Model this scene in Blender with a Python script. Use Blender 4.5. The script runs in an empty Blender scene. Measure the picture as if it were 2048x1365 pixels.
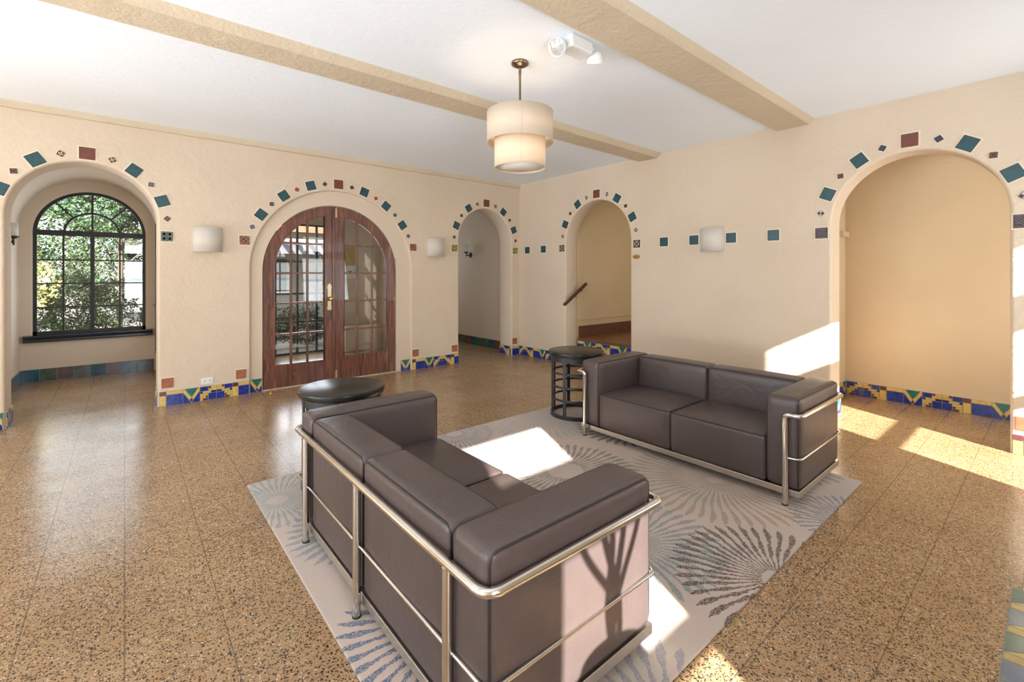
import bpy, bmesh, math, random
from mathutils import Vector, Matrix
C = bpy.context.scene.collection
PI = math.pi
R = math.radians

# ---------------------------------------------------------------- camera
cam_d = bpy.data.cameras.new('camera'); cam = bpy.data.objects.new('camera', cam_d); C.objects.link(cam)
cam.location = (0, 0, 1.40)
cam.rotation_euler = (R(90), 0, -R(40.05))
cam_d.sensor_width = 36.0; cam_d.lens = 922.0/2048.0*36.0
cam_d.shift_y = -(682.5-550.0)/2048.0
cam_d.clip_start = 0.05; cam_d.clip_end = 200
bpy.context.scene.camera = cam

# ---------------------------------------------------------------- world, sun, exposure
sc = bpy.context.scene
w = bpy.data.worlds.new('sky'); sc.world = w; w.use_nodes = True
nt = w.node_tree; bg = nt.nodes['Background']
sky = nt.nodes.new('ShaderNodeTexSky'); sky.sky_type = 'NISHITA'; sky.sun_disc = False
sky.sun_elevation = R(27.3); sky.sun_rotation = R(204.0); sky.air_density = 1.0; sky.dust_density = 2.0
hz = nt.nodes.new('ShaderNodeMix'); hz.data_type = 'RGBA'; hz.inputs['Factor'].default_value = 0.5
hz.inputs[7].default_value = (6.0, 5.9, 5.7, 1)
nt.links.new(sky.outputs[0], hz.inputs[6]); nt.links.new(hz.outputs[2], bg.inputs['Color'])
bg.inputs['Strength'].default_value = .42
SUN_AZ = math.atan2(0.912, 0.410); SUN_EL = math.atan(0.517)
sl = bpy.data.lights.new('sun', 'SUN'); so = bpy.data.objects.new('sun', sl); C.objects.link(so)
sl.energy = 34.0; sl.angle = R(0.6); sl.color = (1.0, 0.96, 0.91)
sd = Vector((math.cos(SUN_EL)*0.410, math.cos(SUN_EL)*0.912, -math.sin(SUN_EL)))
so.rotation_euler = sd.to_track_quat('-Z', 'Y').to_euler(); so.location = (-3, -6, 6)
vs = sc.view_settings
vs.view_transform = 'Standard'; vs.look = 'None'; vs.gamma = 1.0; vs.use_curve_mapping = False
vs.exposure = 0.27
def fill_lamp(name, loc, rot, sx, sy, power, col=(0.80, 0.90, 1.0), spread=150):   # added area lamp that tops up the indoor light
    l = bpy.data.lights.new(name, 'AREA'); l.shape = 'RECTANGLE'; l.size = sx; l.size_y = sy; l.energy = power; l.color = col; l.spread = R(spread)
    o = bpy.data.objects.new(name, l); C.objects.link(o); o.location = loc; o.rotation_euler = rot
for y, pw in ((0.0, 22), (2.1, 26), (4.2, 34)): fill_lamp('window_fill', (-3.95, y, 1.45), (R(105), 0, -R(90)), 1.75, 2.1, pw)  # fill lamps added at the unseen left windows
for x, wd, pw in ((-3.3, 1.1, 34), (.48, .95, 38), (4.4, 1.2, 20)): fill_lamp('window_fill', (x, -1.15, 1.5), (R(104), 0, 0), wd, 1.7, pw)  # fill lamps added at the windows behind the camera
for x, wd, pw in ((-3.3, 1.1, 7), (.48, .95, 8), (4.4, 1.2, 2)): fill_lamp('upward_fill', (x, -1.12, .95), (R(118), 0, 0), wd, .6, pw, (.86, .93, 1.0), 110)   # lamps added low and tilted up to brighten the ceiling
for y, pw in ((0.0, 10), (2.1, 15), (4.2, 21)): fill_lamp('upward_fill', (-3.92, y, .8), (R(112), 0, -R(90)), 1.75, .7, pw, (.86, .93, 1.0), 75)  # more added upward fill, from the left side
fill_lamp('bay_daylight', (-.34, 8.5, 1.5), (R(-90), 0, 0), 1.0, 1.7, 6)
fill_lamp('bay_side_fill', (.31, 7.75, 1.25), (R(90), 0, R(90)), .8, 1.7, 7)  # lamp added before the closed side wall to lift the dark bay
fill_lamp('garden_door_daylight', (2.48, 8.6, 1.2), (R(-90), 0, 0), .9, 2.1, 16)
fill_lamp('hall_fill', (6.05, -1.1, 1.6), (R(98), 0, 0), .8, 2.0, 19, (.97, .95, .92))  # fill lamp added at the hall's closed end
fill_lamp('stair_fill', (7.0, 2.7, 1.7), (R(90), 0, 0), 1.4, 1.6, 9, (1.0, .86, .62))  # warm fill lamp added inside the closed stair hall
fill_lamp('passage_fill', (4.6, 9.7, 1.8), (R(-90), 0, 0), .9, 1.4, 11)  # fill lamp added at the closed end of the passage

# ---------------------------------------------------------------- materials
M = {}
def nodes(m): return m.node_tree.nodes, m.node_tree.links
def mat(name, col, rough=0.6, metal=0.0, var=0.0, vscale=8.0, bump=0.0, bscale=60.0, spec=0.5, coat=0.0, col2=None):
    m = bpy.data.materials.new(name); m.use_nodes = True
    N, L = nodes(m); b = N['Principled BSDF']
    b.inputs['Base Color'].default_value = (*col, 1); b.inputs['Roughness'].default_value = rough
    b.inputs['Metallic'].default_value = metal; b.inputs['Specular IOR Level'].default_value = spec
    b.inputs['Coat Weight'].default_value = coat; b.inputs['Coat Roughness'].default_value = 0.1
    tc = N.new('ShaderNodeTexCoord')
    if var or col2:
        n = N.new('ShaderNodeTexNoise'); n.inputs['Scale'].default_value = vscale; n.inputs['Detail'].default_value = 4
        L.new(tc.outputs['Object'], n.inputs['Vector'])
        r = N.new('ShaderNodeValToRGB'); c2 = col2 or tuple(max(0, c*(1-var)) for c in col)
        r.color_ramp.elements[0].color = (*c2, 1); r.color_ramp.elements[1].color = (*col, 1)
        r.color_ramp.elements[0].position = 0.35; r.color_ramp.elements[1].position = 0.62
        L.new(n.outputs['Fac'], r.inputs[0]); L.new(r.outputs[0], b.inputs['Base Color'])
    if bump:
        n2 = N.new('ShaderNodeTexNoise'); n2.inputs['Scale'].default_value = bscale; n2.inputs['Detail'].default_value = 5
        L.new(tc.outputs['Object'], n2.inputs['Vector'])
        bp = N.new('ShaderNodeBump'); bp.inputs['Strength'].default_value = bump; bp.inputs['Distance'].default_value = 0.01
        L.new(n2.outputs['Fac'], bp.inputs['Height']); L.new(bp.outputs[0], b.inputs['Normal'])
    M[name] = m
    return m
def plaster(name, col, col2, strength=0.5):
    m = bpy.data.materials.new(name); m.use_nodes = True
    N, L = nodes(m); b = N['Principled BSDF']; b.inputs['Roughness'].default_value = 0.75; b.inputs['Specular IOR Level'].default_value = 0.25
    g = N.new('ShaderNodeNewGeometry')
    n = N.new('ShaderNodeTexNoise'); n.inputs['Scale'].default_value = 1.3; n.inputs['Detail'].default_value = 5
    L.new(g.outputs['Position'], n.inputs['Vector'])
    r = N.new('ShaderNodeValToRGB'); r.color_ramp.elements[0].position = .35; r.color_ramp.elements[1].position = .65
    r.color_ramp.elements[0].color = (*col2, 1); r.color_ramp.elements[1].color = (*col, 1)
    L.new(n.outputs['Fac'], r.inputs[0]); L.new(r.outputs[0], b.inputs['Base Color'])
    n1 = N.new('ShaderNodeTexNoise'); n1.inputs['Scale'].default_value = 28; n1.inputs['Detail'].default_value = 6; n1.inputs['Roughness'].default_value = .6
    n1.inputs['Distortion'].default_value = 0.6
    n2 = N.new('ShaderNodeTexNoise'); n2.inputs['Scale'].default_value = 5.5; n2.inputs['Detail'].default_value = 3; n2.inputs['Distortion'].default_value = 1.2
    L.new(g.outputs['Position'], n1.inputs['Vector']); L.new(g.outputs['Position'], n2.inputs['Vector'])
    a = N.new('ShaderNodeMath'); a.operation = 'MULTIPLY_ADD'; a.inputs[1].default_value = 1.6
    L.new(n2.outputs['Fac'], a.inputs[0]); L.new(n1.outputs['Fac'], a.inputs[2])
    bp = N.new('ShaderNodeBump'); bp.inputs['Strength'].default_value = strength; bp.inputs['Distance'].default_value = 0.012
    L.new(a.outputs[0], bp.inputs['Height']); L.new(bp.outputs[0], b.inputs['Normal'])
    M[name] = m; return m
plaster('plaster', (0.67, 0.555, 0.43), (0.64, 0.525, 0.40), 0.5)
plaster('plaster_smooth', (0.67, 0.56, 0.435), (0.645, 0.535, 0.41), 0.15)
plaster('plaster_yellow', (0.70, 0.555, 0.365), (0.66, 0.52, 0.335), 0.2)
plaster('ceiling_paint', (0.86, 0.905, 0.955), (0.845, 0.89, 0.94), 0.14)
plaster('beam_paint', (0.64, 0.54, 0.395), (0.61, 0.51, 0.37), 0.5)
mat('leather', (0.086, 0.062, 0.058), 0.36, var=.12, vscale=4, bump=.10, bscale=120, spec=.5)
mat('leather_seam', (0.022, 0.014, 0.012), 0.5)
mat('chrome', (0.74, 0.71, 0.66), 0.16, 1.0)
mat('steel_strip', (0.66, 0.62, 0.56), 0.28, 1.0, bump=.03, bscale=40)
mat('rubber', (0.02, 0.02, 0.02), 0.7)
mat('black_lacquer', (0.028, 0.025, 0.021), 0.26, var=.4, vscale=5, spec=.25)
mat('dark_metal', (0.038, 0.042, 0.047), 0.36, 0.3, var=.2)
mat('brass', (0.75, 0.52, 0.2), 0.25, 1.0)
mat('aged_brass', (0.42, 0.36, 0.22), 0.3, 1.0)
mat('bronze', (0.26, 0.20, 0.14), 0.3, 1.0)
mat('white_plastic', (0.78, 0.78, 0.77), 0.4)
mat('dark_slot', (0.03, 0.03, 0.03), 0.6)
mat('black_iron', (0.012, 0.012, 0.013), 0.45, var=.2)
mat('navy_paint', (0.016, 0.022, 0.034), 0.32, coat=.3)
mat('navy_sill', (0.014, 0.020, 0.035), 0.25, coat=.5)
mat('stone_tread', (0.30, 0.15, 0.065), 0.35, var=.25, vscale=3)
mat('brown_base', (0.17, 0.075, 0.045), 0.4, var=.2)
mat('wood_rail', (0.09, 0.035, 0.018), 0.35, var=.3, vscale=20)
mat('threshold_stone', (0.60, 0.53, 0.42), 0.5, var=.2)
mat('grout', (0.36, 0.33, 0.27), 0.8)
mat('mortar', (0.78, 0.67, 0.53), 0.85, bump=.4, bscale=90)
mat('glaze_blue', (0.018, 0.05, 0.36), 0.16, col2=(0.010, 0.020, 0.15), vscale=30)
mat('glaze_navy', (0.02, 0.022, 0.15), 0.16, col2=(0.012, 0.012, 0.06), vscale=30)
mat('glaze_yellow', (0.72, 0.50, 0.14), 0.2, col2=(0.60, 0.40, 0.11), vscale=25)
mat('glaze_maroon', (0.15, 0.035, 0.045), 0.2, col2=(0.10, 0.03, 0.03), vscale=25)
mat('glaze_green', (0.015, 0.19, 0.14), 0.18, col2=(0.01, 0.12, 0.10), vscale=25)
mat('tile_teal', (0.019, 0.080, 0.097), 0.3, col2=(0.014, 0.055, 0.068), vscale=22)
mat('tile_teal_edge', (0.012, 0.035, 0.042), 0.4)
mat('tile_red', (0.175, 0.045, 0.027), 0.55, col2=(0.125, 0.038, 0.027), vscale=16)
mat('terracotta', (0.40, 0.135, 0.06), 0.6, col2=(0.29, 0.10, 0.055), vscale=18)
mat('tile_dark', (0.035, 0.016, 0.012), 0.45)
mat('tile_brown', (0.10, 0.05, 0.035), 0.5)
mat('tile_cream', (0.62, 0.47, 0.32), 0.5)
mat('tile_slate', (0.085, 0.10, 0.11), 0.5, var=.3, vscale=60)
mat('tile_mauve', (0.17, 0.13, 0.17), 0.5, var=.3, vscale=60)
mat('tile_olive', (0.10, 0.085, 0.012), 0.35)
mat('tile_olive_light', (0.42, 0.40, 0.10), 0.35)
mat('tile_greygreen', (0.12, 0.17, 0.13), 0.45)
mat('tile_orange', (0.34, 0.08, 0.022), 0.5)
mat('tile_navy', (0.022, 0.026, 0.05), 0.45)
mat('base_teal', (0.02, 0.11, 0.17), 0.16, col2=(0.012, 0.05, 0.09), vscale=12)
mat('base_green', (0.09, 0.13, 0.09), 0.18, col2=(0.04, 0.08, 0.06), vscale=12)
mat('base_plum', (0.16, 0.10, 0.115), 0.18, col2=(0.10, 0.07, 0.08), vscale=12)
mat('base_slate', (0.11, 0.15, 0.165), 0.18, col2=(0.06, 0.08, 0.09), vscale=12)
mat('base_rust', (0.18, 0.07, 0.035), 0.2, col2=(0.10, 0.05, 0.03), vscale=12)
mat('inlay_glass', (0.22, 0.26, 0.27), 0.15, col2=(0.16, 0.20, 0.28), vscale=14)
mat('inlay_gold', (0.55, 0.42, 0.16), 0.2, col2=(0.42, 0.30, 0.12), vscale=14)
mat('inlay_green', (0.13, 0.20, 0.16), 0.15, col2=(0.10, 0.2, 0.17), vscale=14)
mat('plaque_wood', (0.40, 0.19, 0.05), 0.45)
mat('plaque_ink', (0.16, 0.06, 0.015), 0.5)
mat('paper_orange', (0.65, 0.33, 0.06), 0.6)
mat('paper_white', (0.75, 0.76, 0.72), 0.6)
mat('foliage_dark', (0.022, 0.060, 0.022), 0.6, var=.4, vscale=6)
mat('foliage_mid', (0.06, 0.13, 0.038), 0.6, var=.4, vscale=6)
mat('foliage_gold', (0.55, 0.47, 0.13), 0.6, var=.3, vscale=6)
mat('foliage_olive', (0.09, 0.105, 0.05), 0.6, var=.4, vscale=6)
mat('bark', (0.09, 0.065, 0.05), 0.8, bump=.6, bscale=20)
mat('paving', (0.30, 0.28, 0.25), 0.8, var=.2, vscale=3)
mat('house_wall', (0.30, 0.28, 0.25), 0.8, var=.1)
mat('awning_white', (0.6, 0.62, 0.65), 0.7)
mat('awning_grey', (0.12, 0.13, 0.15), 0.7)
mat('pot', (0.10, 0.07, 0.05), 0.5)

def fabric_shade(name, col, trans, weave=500):
    m = bpy.data.materials.new(name); m.use_nodes = True
    N, L = nodes(m); N.remove(N['Principled BSDF']); out = N['Material Output']
    tc = N.new('ShaderNodeTexCoord'); n = N.new('ShaderNodeTexNoise'); n.inputs['Scale'].default_value = 40; n.inputs['Detail'].default_value = 6
    mp = N.new('ShaderNodeMapping'); mp.inputs['Scale'].default_value = (1, 1, 6)
    L.new(tc.outputs['Object'], mp.inputs[0]); L.new(mp.outputs[0], n.inputs['Vector'])
    r = N.new('ShaderNodeValToRGB'); r.color_ramp.elements[0].color = (*[c*.90 for c in col], 1); r.color_ramp.elements[1].color = (*col, 1)
    L.new(n.outputs['Fac'], r.inputs[0])
    d = N.new('ShaderNodeBsdfDiffuse'); t = N.new('ShaderNodeBsdfTranslucent'); mx = N.new('ShaderNodeMixShader'); mx.inputs[0].default_value = trans
    L.new(r.outputs[0], d.inputs[0]); L.new(r.outputs[0], t.inputs[0])
    L.new(d.outputs[0], mx.inputs[1]); L.new(t.outputs[0], mx.inputs[2]); L.new(mx.outputs[0], out.inputs[0])
    M[name] = m
fabric_shade('linen', (0.82, 0.71, 0.58), 0.35)
fabric_shade('linen_grey', (0.78, 0.72, 0.645), 0.2)
fabric_shade('frosted_glass', (0.90, 0.89, 0.86), 0.15)
def glass(name, tint=(0.93, 0.95, 0.94), refl=1.0):
    m = bpy.data.materials.new(name); m.use_nodes = True
    N, L = nodes(m); N.remove(N['Principled BSDF']); out = N['Material Output']
    f = N.new('ShaderNodeFresnel'); f.inputs['IOR'].default_value = 1.52
    mu = N.new('ShaderNodeMath'); mu.operation = 'MULTIPLY'; mu.inputs[1].default_value = refl; mu.use_clamp = True
    t = N.new('ShaderNodeBsdfTransparent'); t.inputs[0].default_value = (*tint, 1)
    g = N.new('ShaderNodeBsdfGlossy'); g.inputs['Roughness'].default_value = 0.01; g.inputs[0].default_value = (1, 1, 1, 1)
    mx = N.new('ShaderNodeMixShader'); L.new(f.outputs[0], mu.inputs[0]); L.new(mu.outputs[0], mx.inputs[0])
    L.new(t.outputs[0], mx.inputs[1]); L.new(g.outputs[0], mx.inputs[2]); L.new(mx.outputs[0], out.inputs[0])
    M[name] = m
glass('glass', refl=1.6)
glass('lens_glass', (0.9, 0.9, 0.92), 3.0)

def wood_material():
    m = bpy.data.materials.new('door_wood'); m.use_nodes = True
    N, L = nodes(m); b = N['Principled BSDF']; b.inputs['Roughness'].default_value = 0.33; b.inputs['Coat Weight'].default_value = .15
    tc = N.new('ShaderNodeTexCoord'); mp = N.new('ShaderNodeMapping'); mp.inputs['Scale'].default_value = (14, 14, 1.2)
    n = N.new('ShaderNodeTexNoise'); n.inputs['Scale'].default_value = 1.6; n.inputs['Detail'].default_value = 7; n.inputs['Distortion'].default_value = 1.5
    L.new(tc.outputs['Object'], mp.inputs[0]); L.new(mp.outputs[0], n.inputs['Vector'])
    r = N.new('ShaderNodeValToRGB'); e = r.color_ramp.elements
    e[0].position = .3; e[0].color = (0.06, 0.022, 0.014, 1); e[1].position = .72; e[1].color = (0.27, 0.10, 0.057, 1)
    x = e.new(.5); x.color = (0.145, 0.052, 0.032, 1)
    L.new(n.outputs['Fac'], r.inputs[0]); L.new(r.outputs[0], b.inputs['Base Color'])
    M['door_wood'] = m
wood_material()

def floor_material():
    m = bpy.data.materials.new('terrazzo'); m.use_nodes = True
    N, L = nodes(m); b = N['Principled BSDF']
    g = N.new('ShaderNodeNewGeometry')
    def mth(op, a=None, bb=None, c=None):
        x = N.new('ShaderNodeMath'); x.operation = op
        for i, v in enumerate((a, bb, c)):
            if v is None: continue
            if isinstance(v, (int, float)): x.inputs[i].default_value = v
            else: L.new(v, x.inputs[i])
        return x.outputs[0]
    def mixc(f, a, bb):
        x = N.new('ShaderNodeMix'); x.data_type = 'RGBA'
        L.new(f, x.inputs['Factor'])
        for i, v in ((6, a), (7, bb)):
            if isinstance(v, tuple): x.inputs[i].default_value = (*v, 1)
            else: L.new(v, x.inputs[i])
        return x.outputs[2]
    # base tan with soft blotches and per-slab tone
    n = N.new('ShaderNodeTexNoise'); n.inputs['Scale'].default_value = 2.2; n.inputs['Detail'].default_value = 5
    L.new(g.outputs['Position'], n.inputs['Vector'])
    r = N.new('ShaderNodeValToRGB'); r.color_ramp.elements[0].position = .3; r.color_ramp.elements[1].position = .7
    r.color_ramp.elements[0].color = (0.355, 0.208, 0.102, 1); r.color_ramp.elements[1].color = (0.45, 0.285, 0.145, 1)
    L.new(n.outputs['Fac'], r.inputs[0]); col = r.outputs[0]
    dist = N.new('ShaderNodeTexNoise'); dist.inputs['Scale'].default_value = 60; dist.inputs['Detail'].default_value = 2
    L.new(g.outputs['Position'], dist.inputs['Vector'])
    vm = N.new('ShaderNodeVectorMath'); vm.operation = 'MULTIPLY_ADD'; vm.inputs[1].default_value = (.012, .012, .012)
    L.new(dist.outputs['Color'], vm.inputs[0]); L.new(g.outputs['Position'], vm.inputs[2])
    def chips(scale, lo, hi, thr, colr, seed):
        nonlocal col
        ad = N.new('ShaderNodeVectorMath'); ad.operation = 'ADD'; ad.inputs[1].default_value = (seed, seed*.7, 0)
        L.new(vm.outputs[0], ad.inputs[0])
        v = N.new('ShaderNodeTexVoronoi'); v.inputs['Scale'].default_value = scale; v.inputs['Randomness'].default_value = 1
        L.new(ad.outputs[0], v.inputs['Vector'])
        near = mth('LESS_THAN', v.outputs['Distance'], thr)
        sp = N.new('ShaderNodeSeparateColor'); L.new(v.outputs['Color'], sp.inputs[0])
        a = mth('GREATER_THAN', sp.outputs[0], lo); c2 = mth('LESS_THAN', sp.outputs[0], hi)
        col = mixc(mth('MULTIPLY', near, mth('MULTIPLY', a, c2)), col, colr)
    chips(112, .0, .36, .45, (0.028, 0.018, 0.012), 0.0)
    chips(112, .89, 1.0, .40, (0.62, 0.54, 0.42), 0.0)
    chips(165, .0, .26, .50, (0.06, 0.035, 0.022), 3.3)
    chips(190, .84, 1.0, .46, (0.50, 0.37, 0.22), 3.3)
    chips(75, .45, .62, .40, (0.42, 0.22, 0.085), 7.1)
    # slab joints
    sx = N.new('ShaderNodeSeparateXYZ'); L.new(g.outputs['Position'], sx.inputs[0])
    jn = None
    for o, off in ((0, .155), (1, .045)):
        p = mth('ABSOLUTE', mth('SUBTRACT', mth('FRACT', mth('MULTIPLY', mth('ADD', sx.outputs[o], 31+off-.155), 1/.31)), .5))
        j = mth('GREATER_THAN', p, .5-.0022/.31)
        jn = j if jn is None else mth('MAXIMUM', jn, j)
    col = mixc(mth('MULTIPLY', jn, .62), col, (0.07, 0.045, 0.028))
    L.new(col, b.inputs['Base Color'])
    n3 = N.new('ShaderNodeTexNoise'); n3.inputs['Scale'].default_value = 3.0; n3.inputs['Detail'].default_value = 6
    L.new(g.outputs['Position'], n3.inputs['Vector'])
    mr = N.new('ShaderNodeMapRange'); mr.inputs[1].default_value = .3; mr.inputs[2].default_value = .7; mr.inputs[3].default_value = .17; mr.inputs[4].default_value = .27
    L.new(n3.outputs['Fac'], mr.inputs[0]); L.new(mr.outputs[0], b.inputs['Roughness'])
    b.inputs['Specular IOR Level'].default_value = .6
    n4 = N.new('ShaderNodeTexNoise'); n4.inputs['Scale'].default_value = 9; n4.inputs['Detail'].default_value = 3
    L.new(g.outputs['Position'], n4.inputs['Vector'])
    bp = N.new('ShaderNodeBump'); bp.inputs['Strength'].default_value = .08; bp.inputs['Distance'].default_value = .01
    L.new(n4.outputs['Fac'], bp.inputs['Height']); L.new(bp.outputs[0], b.inputs['Normal'])
    M['terrazzo'] = m
def leather_folds():
    N, L = nodes(M['leather']); b = N['Principled BSDF']; old = b.inputs['Normal'].links[0].from_node
    tc = N.new('ShaderNodeTexCoord'); n = N.new('ShaderNodeTexNoise'); n.inputs['Scale'].default_value = 5.5; n.inputs['Detail'].default_value = 3; n.inputs['Distortion'].default_value = 1.5
    L.new(tc.outputs['Object'], n.inputs['Vector'])
    bp = N.new('ShaderNodeBump'); bp.inputs['Strength'].default_value = .35; bp.inputs['Distance'].default_value = .012
    L.new(n.outputs['Fac'], bp.inputs['Height']); L.new(old.outputs[0], bp.inputs['Normal']); L.new(bp.outputs[0], b.inputs['Normal'])
leather_folds()
floor_material()

# rug: bursts of beaded strokes radiating from centres, in the rug's own coordinates (metres from the room origin)
BURSTS = [ # cx, cy, r_in, r_out, count, colour, strength
    (3.16, 3.34, .10, .72, 60, (0.30, 0.40, 0.43), .45),
    (2.20, 3.40, .07, .36, 46, (0.14, 0.19, 0.28), .75),
    (0.72, 3.10, .06, .38, 44, (0.19, 0.33, 0.31), .7),
    (1.10, 2.52, .08, .47, 44, (0.20, 0.27, 0.33), .8),
    (1.06, 1.56, .08, .50, 46, (0.09, 0.16, 0.27), .95),
    (1.22, 0.72, .08, .42, 34, (0.25, 0.27, 0.35), .7),
    (3.05, 1.50, .05, .60, 52, (0.40, 0.27, 0.14), .75),
    (3.52, 2.52, .08, .50, 40, (0.11, 0.075, 0.06), .9),
    (2.39, 2.26, .13, .52, 50, (0.17, 0.17, 0.145), .85),
    (2.02, 1.44, .06, .47, 42, (0.13, 0.27, 0.33), .75),
    (3.74, 1.32, .06, .40, 30, (0.22, 0.25, 0.24), .75),
    (3.12, 0.72, .06, .35, 44, (0.17, 0.21, 0.29), .85),
    (2.27, 0.82, .07, .47, 44, (0.085, 0.05, 0.038), .95),
]
def rug_material():
    G = bpy.data.node_groups.new('burst', 'ShaderNodeTree')
    for nm, ty in (('Pos', 'NodeSocketVector'), ('CX', 'NodeSocketFloat'), ('CY', 'NodeSocketFloat'), ('Rin', 'NodeSocketFloat'), ('Rout', 'NodeSocketFloat'), ('Count', 'NodeSocketFloat')):
        G.interface.new_socket(nm, in_out='INPUT', socket_type=ty)
    G.interface.new_socket('Mask', in_out='OUTPUT', socket_type='NodeSocketFloat')
    N = G.nodes; L = G.links; I = N.new('NodeGroupInput'); O = N.new('NodeGroupOutput')
    def mth(op, *a):
        x = N.new('ShaderNodeMath'); x.operation = op
        for i, v in enumerate(a):
            if isinstance(v, (int, float)): x.inputs[i].default_value = v
            else: L.new(v, x.inputs[i])
        return x.outputs[0]
    s = N.new('ShaderNodeSeparateXYZ'); L.new(I.outputs['Pos'], s.inputs[0])
    dx = mth('SUBTRACT', s.outputs[0], I.outputs['CX']); dy = mth('SUBTRACT', s.outputs[1], I.outputs['CY'])
    r = mth('SQRT', mth('ADD', mth('MULTIPLY', dx, dx), mth('MULTIPLY', dy, dy)))
    th = mth('MULTIPLY', mth('ADD', mth('ARCTAN2', dy, dx), PI), 1/(2*PI))
    sw = mth('MULTIPLY', mth('SINE', mth('ADD', mth('MULTIPLY', r, 17.0), mth('MULTIPLY', I.outputs['CX'], 9.0))), .003)
    k = mth('MULTIPLY', mth('ADD', th, sw), I.outputs['Count'])
    kk = mth('FLOOR', k); f = mth('MULTIPLY', mth('ABSOLUTE', mth('SUBTRACT', mth('FRACT', k), .5)), 2.0)
    wd = mth('MULTIPLY', f, mth('DIVIDE', mth('MULTIPLY', r, PI), I.outputs['Count']))   # metres from the stroke's centre line
    wn = N.new('ShaderNodeTexWhiteNoise'); wn.noise_dimensions = '2D'
    cb = N.new('ShaderNodeCombineXYZ'); L.new(kk, cb.inputs[0]); L.new(I.outputs['CX'], cb.inputs[1]); L.new(cb.outputs[0], wn.inputs['Vector'])
    ro = mth('MULTIPLY', I.outputs['Rout'], mth('ADD', mth('MULTIPLY', wn.outputs['Value'], .08), .94))
    t = mth('DIVIDE', mth('SUBTRACT', r, I.outputs['Rin']), mth('SUBTRACT', ro, I.outputs['Rin']))
    beads = mth('ADD', mth('MULTIPLY', mth('SINE', mth('ADD', mth('MULTIPLY', t, 15.0), mth('MULTIPLY', wn.outputs['Value'], 2.2))), .25), .75)
    half = mth('MULTIPLY', mth('MULTIPLY', mth('MINIMUM', mth('ADD', mth('MULTIPLY', t, .022), .008), mth('MULTIPLY', mth('DIVIDE', mth('MULTIPLY', r, PI), I.outputs['Count']), .62)), beads), mth('POWER', mth('MAXIMUM', mth('SUBTRACT', 1.0, mth('POWER', mth('MAXIMUM', t, .0), 9.0)), 0.0), .5))
    m1 = N.new('ShaderNodeMapRange'); m1.inputs[1].default_value = -.0012; m1.inputs[2].default_value = .0012
    L.new(mth('SUBTRACT', half, wd), m1.inputs[0])
    inside = mth('MULTIPLY', mth('GREATER_THAN', t, 0.0), mth('LESS_THAN', t, 1.0))
    L.new(mth('MULTIPLY', m1.outputs[0], inside), O.inputs[0])
    m = bpy.data.materials.new('rug_wool'); m.use_nodes = True
    N, L = nodes(m); b = N['Principled BSDF']; b.inputs['Roughness'].default_value = .95; b.inputs['Specular IOR Level'].default_value = .1
    b.inputs['Sheen Weight'].default_value = .2
    g = N.new('ShaderNodeNewGeometry')
    nb = N.new('ShaderNodeTexNoise'); nb.inputs['Scale'].default_value = 2.0; nb.inputs['Detail'].default_value = 3
    L.new(g.outputs['Position'], nb.inputs['Vector'])
    rp = N.new('ShaderNodeValToRGB'); e = rp.color_ramp.elements
    e[0].position = .35; e[0].color = (0.45, 0.385, 0.34, 1); e[1].position = .65; e[1].color = (0.54, 0.425, 0.355, 1)
    L.new(nb.outputs['Fac'], rp.inputs[0]); col = rp.outputs[0]
    # fine tuft speckle that breaks the strokes
    tf = N.new('ShaderNodeTexNoise'); tf.inputs['Scale'].default_value = 170; tf.inputs['Detail'].default_value = 2
    L.new(g.outputs['Position'], tf.inputs['Vector'])
    tr = N.new('ShaderNodeMapRange'); tr.inputs[1].default_value = .42; tr.inputs[2].default_value = .52
    L.new(tf.outputs['Fac'], tr.inputs[0])
    # edges of strokes wobble
    wb = N.new('ShaderNodeTexNoise'); wb.inputs['Scale'].default_value = 42; wb.inputs['Detail'].default_value = 3
    L.new(g.outputs['Position'], wb.inputs['Vector'])
    vm = N.new('ShaderNodeVectorMath'); vm.operation = 'MULTIPLY_ADD'; vm.inputs[1].default_value = (.022, .022, 0)
    L.new(wb.outputs['Color'], vm.inputs[0]); L.new(g.outputs['Position'], vm.inputs[2])
    for cx, cy, ri, ro, n, c, st in BURSTS:
        q = N.new('ShaderNodeGroup'); q.node_tree = G; L.new(vm.outputs[0], q.inputs['Pos'])
        for nm, v in (('CX', cx+.011), ('CY', cy+.011), ('Rin', ri), ('Rout', ro), ('Count', n)): q.inputs[nm].default_value = v
        mu = N.new('ShaderNodeMath'); mu.operation = 'MULTIPLY'; L.new(q.outputs[0], mu.inputs[0])
        m2 = N.new('ShaderNodeMath'); m2.operation = 'MULTIPLY_ADD'; m2.inputs[1].default_value = .62*st; m2.inputs[2].default_value = .36*st
        L.new(tr.outputs[0], m2.inputs[0]); L.new(m2.outputs[0], mu.inputs[1])
        x = N.new('ShaderNodeMix'); x.data_type = 'RGBA'; L.new(mu.outputs[0], x.inputs['Factor']); L.new(col, x.inputs[6]); x.inputs[7].default_value = (*[k_*.72 for k_ in c], 1)
        col = x.outputs[2]
    L.new(col, b.inputs['Base Color'])
    bp = N.new('ShaderNodeBump'); bp.inputs['Strength'].default_value = .35; bp.inputs['Distance'].default_value = .004
    L.new(tf.outputs['Fac'], bp.inputs['Height']); L.new(bp.outputs[0], b.inputs['Normal'])
    M['rug_wool'] = m
rug_material()

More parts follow.
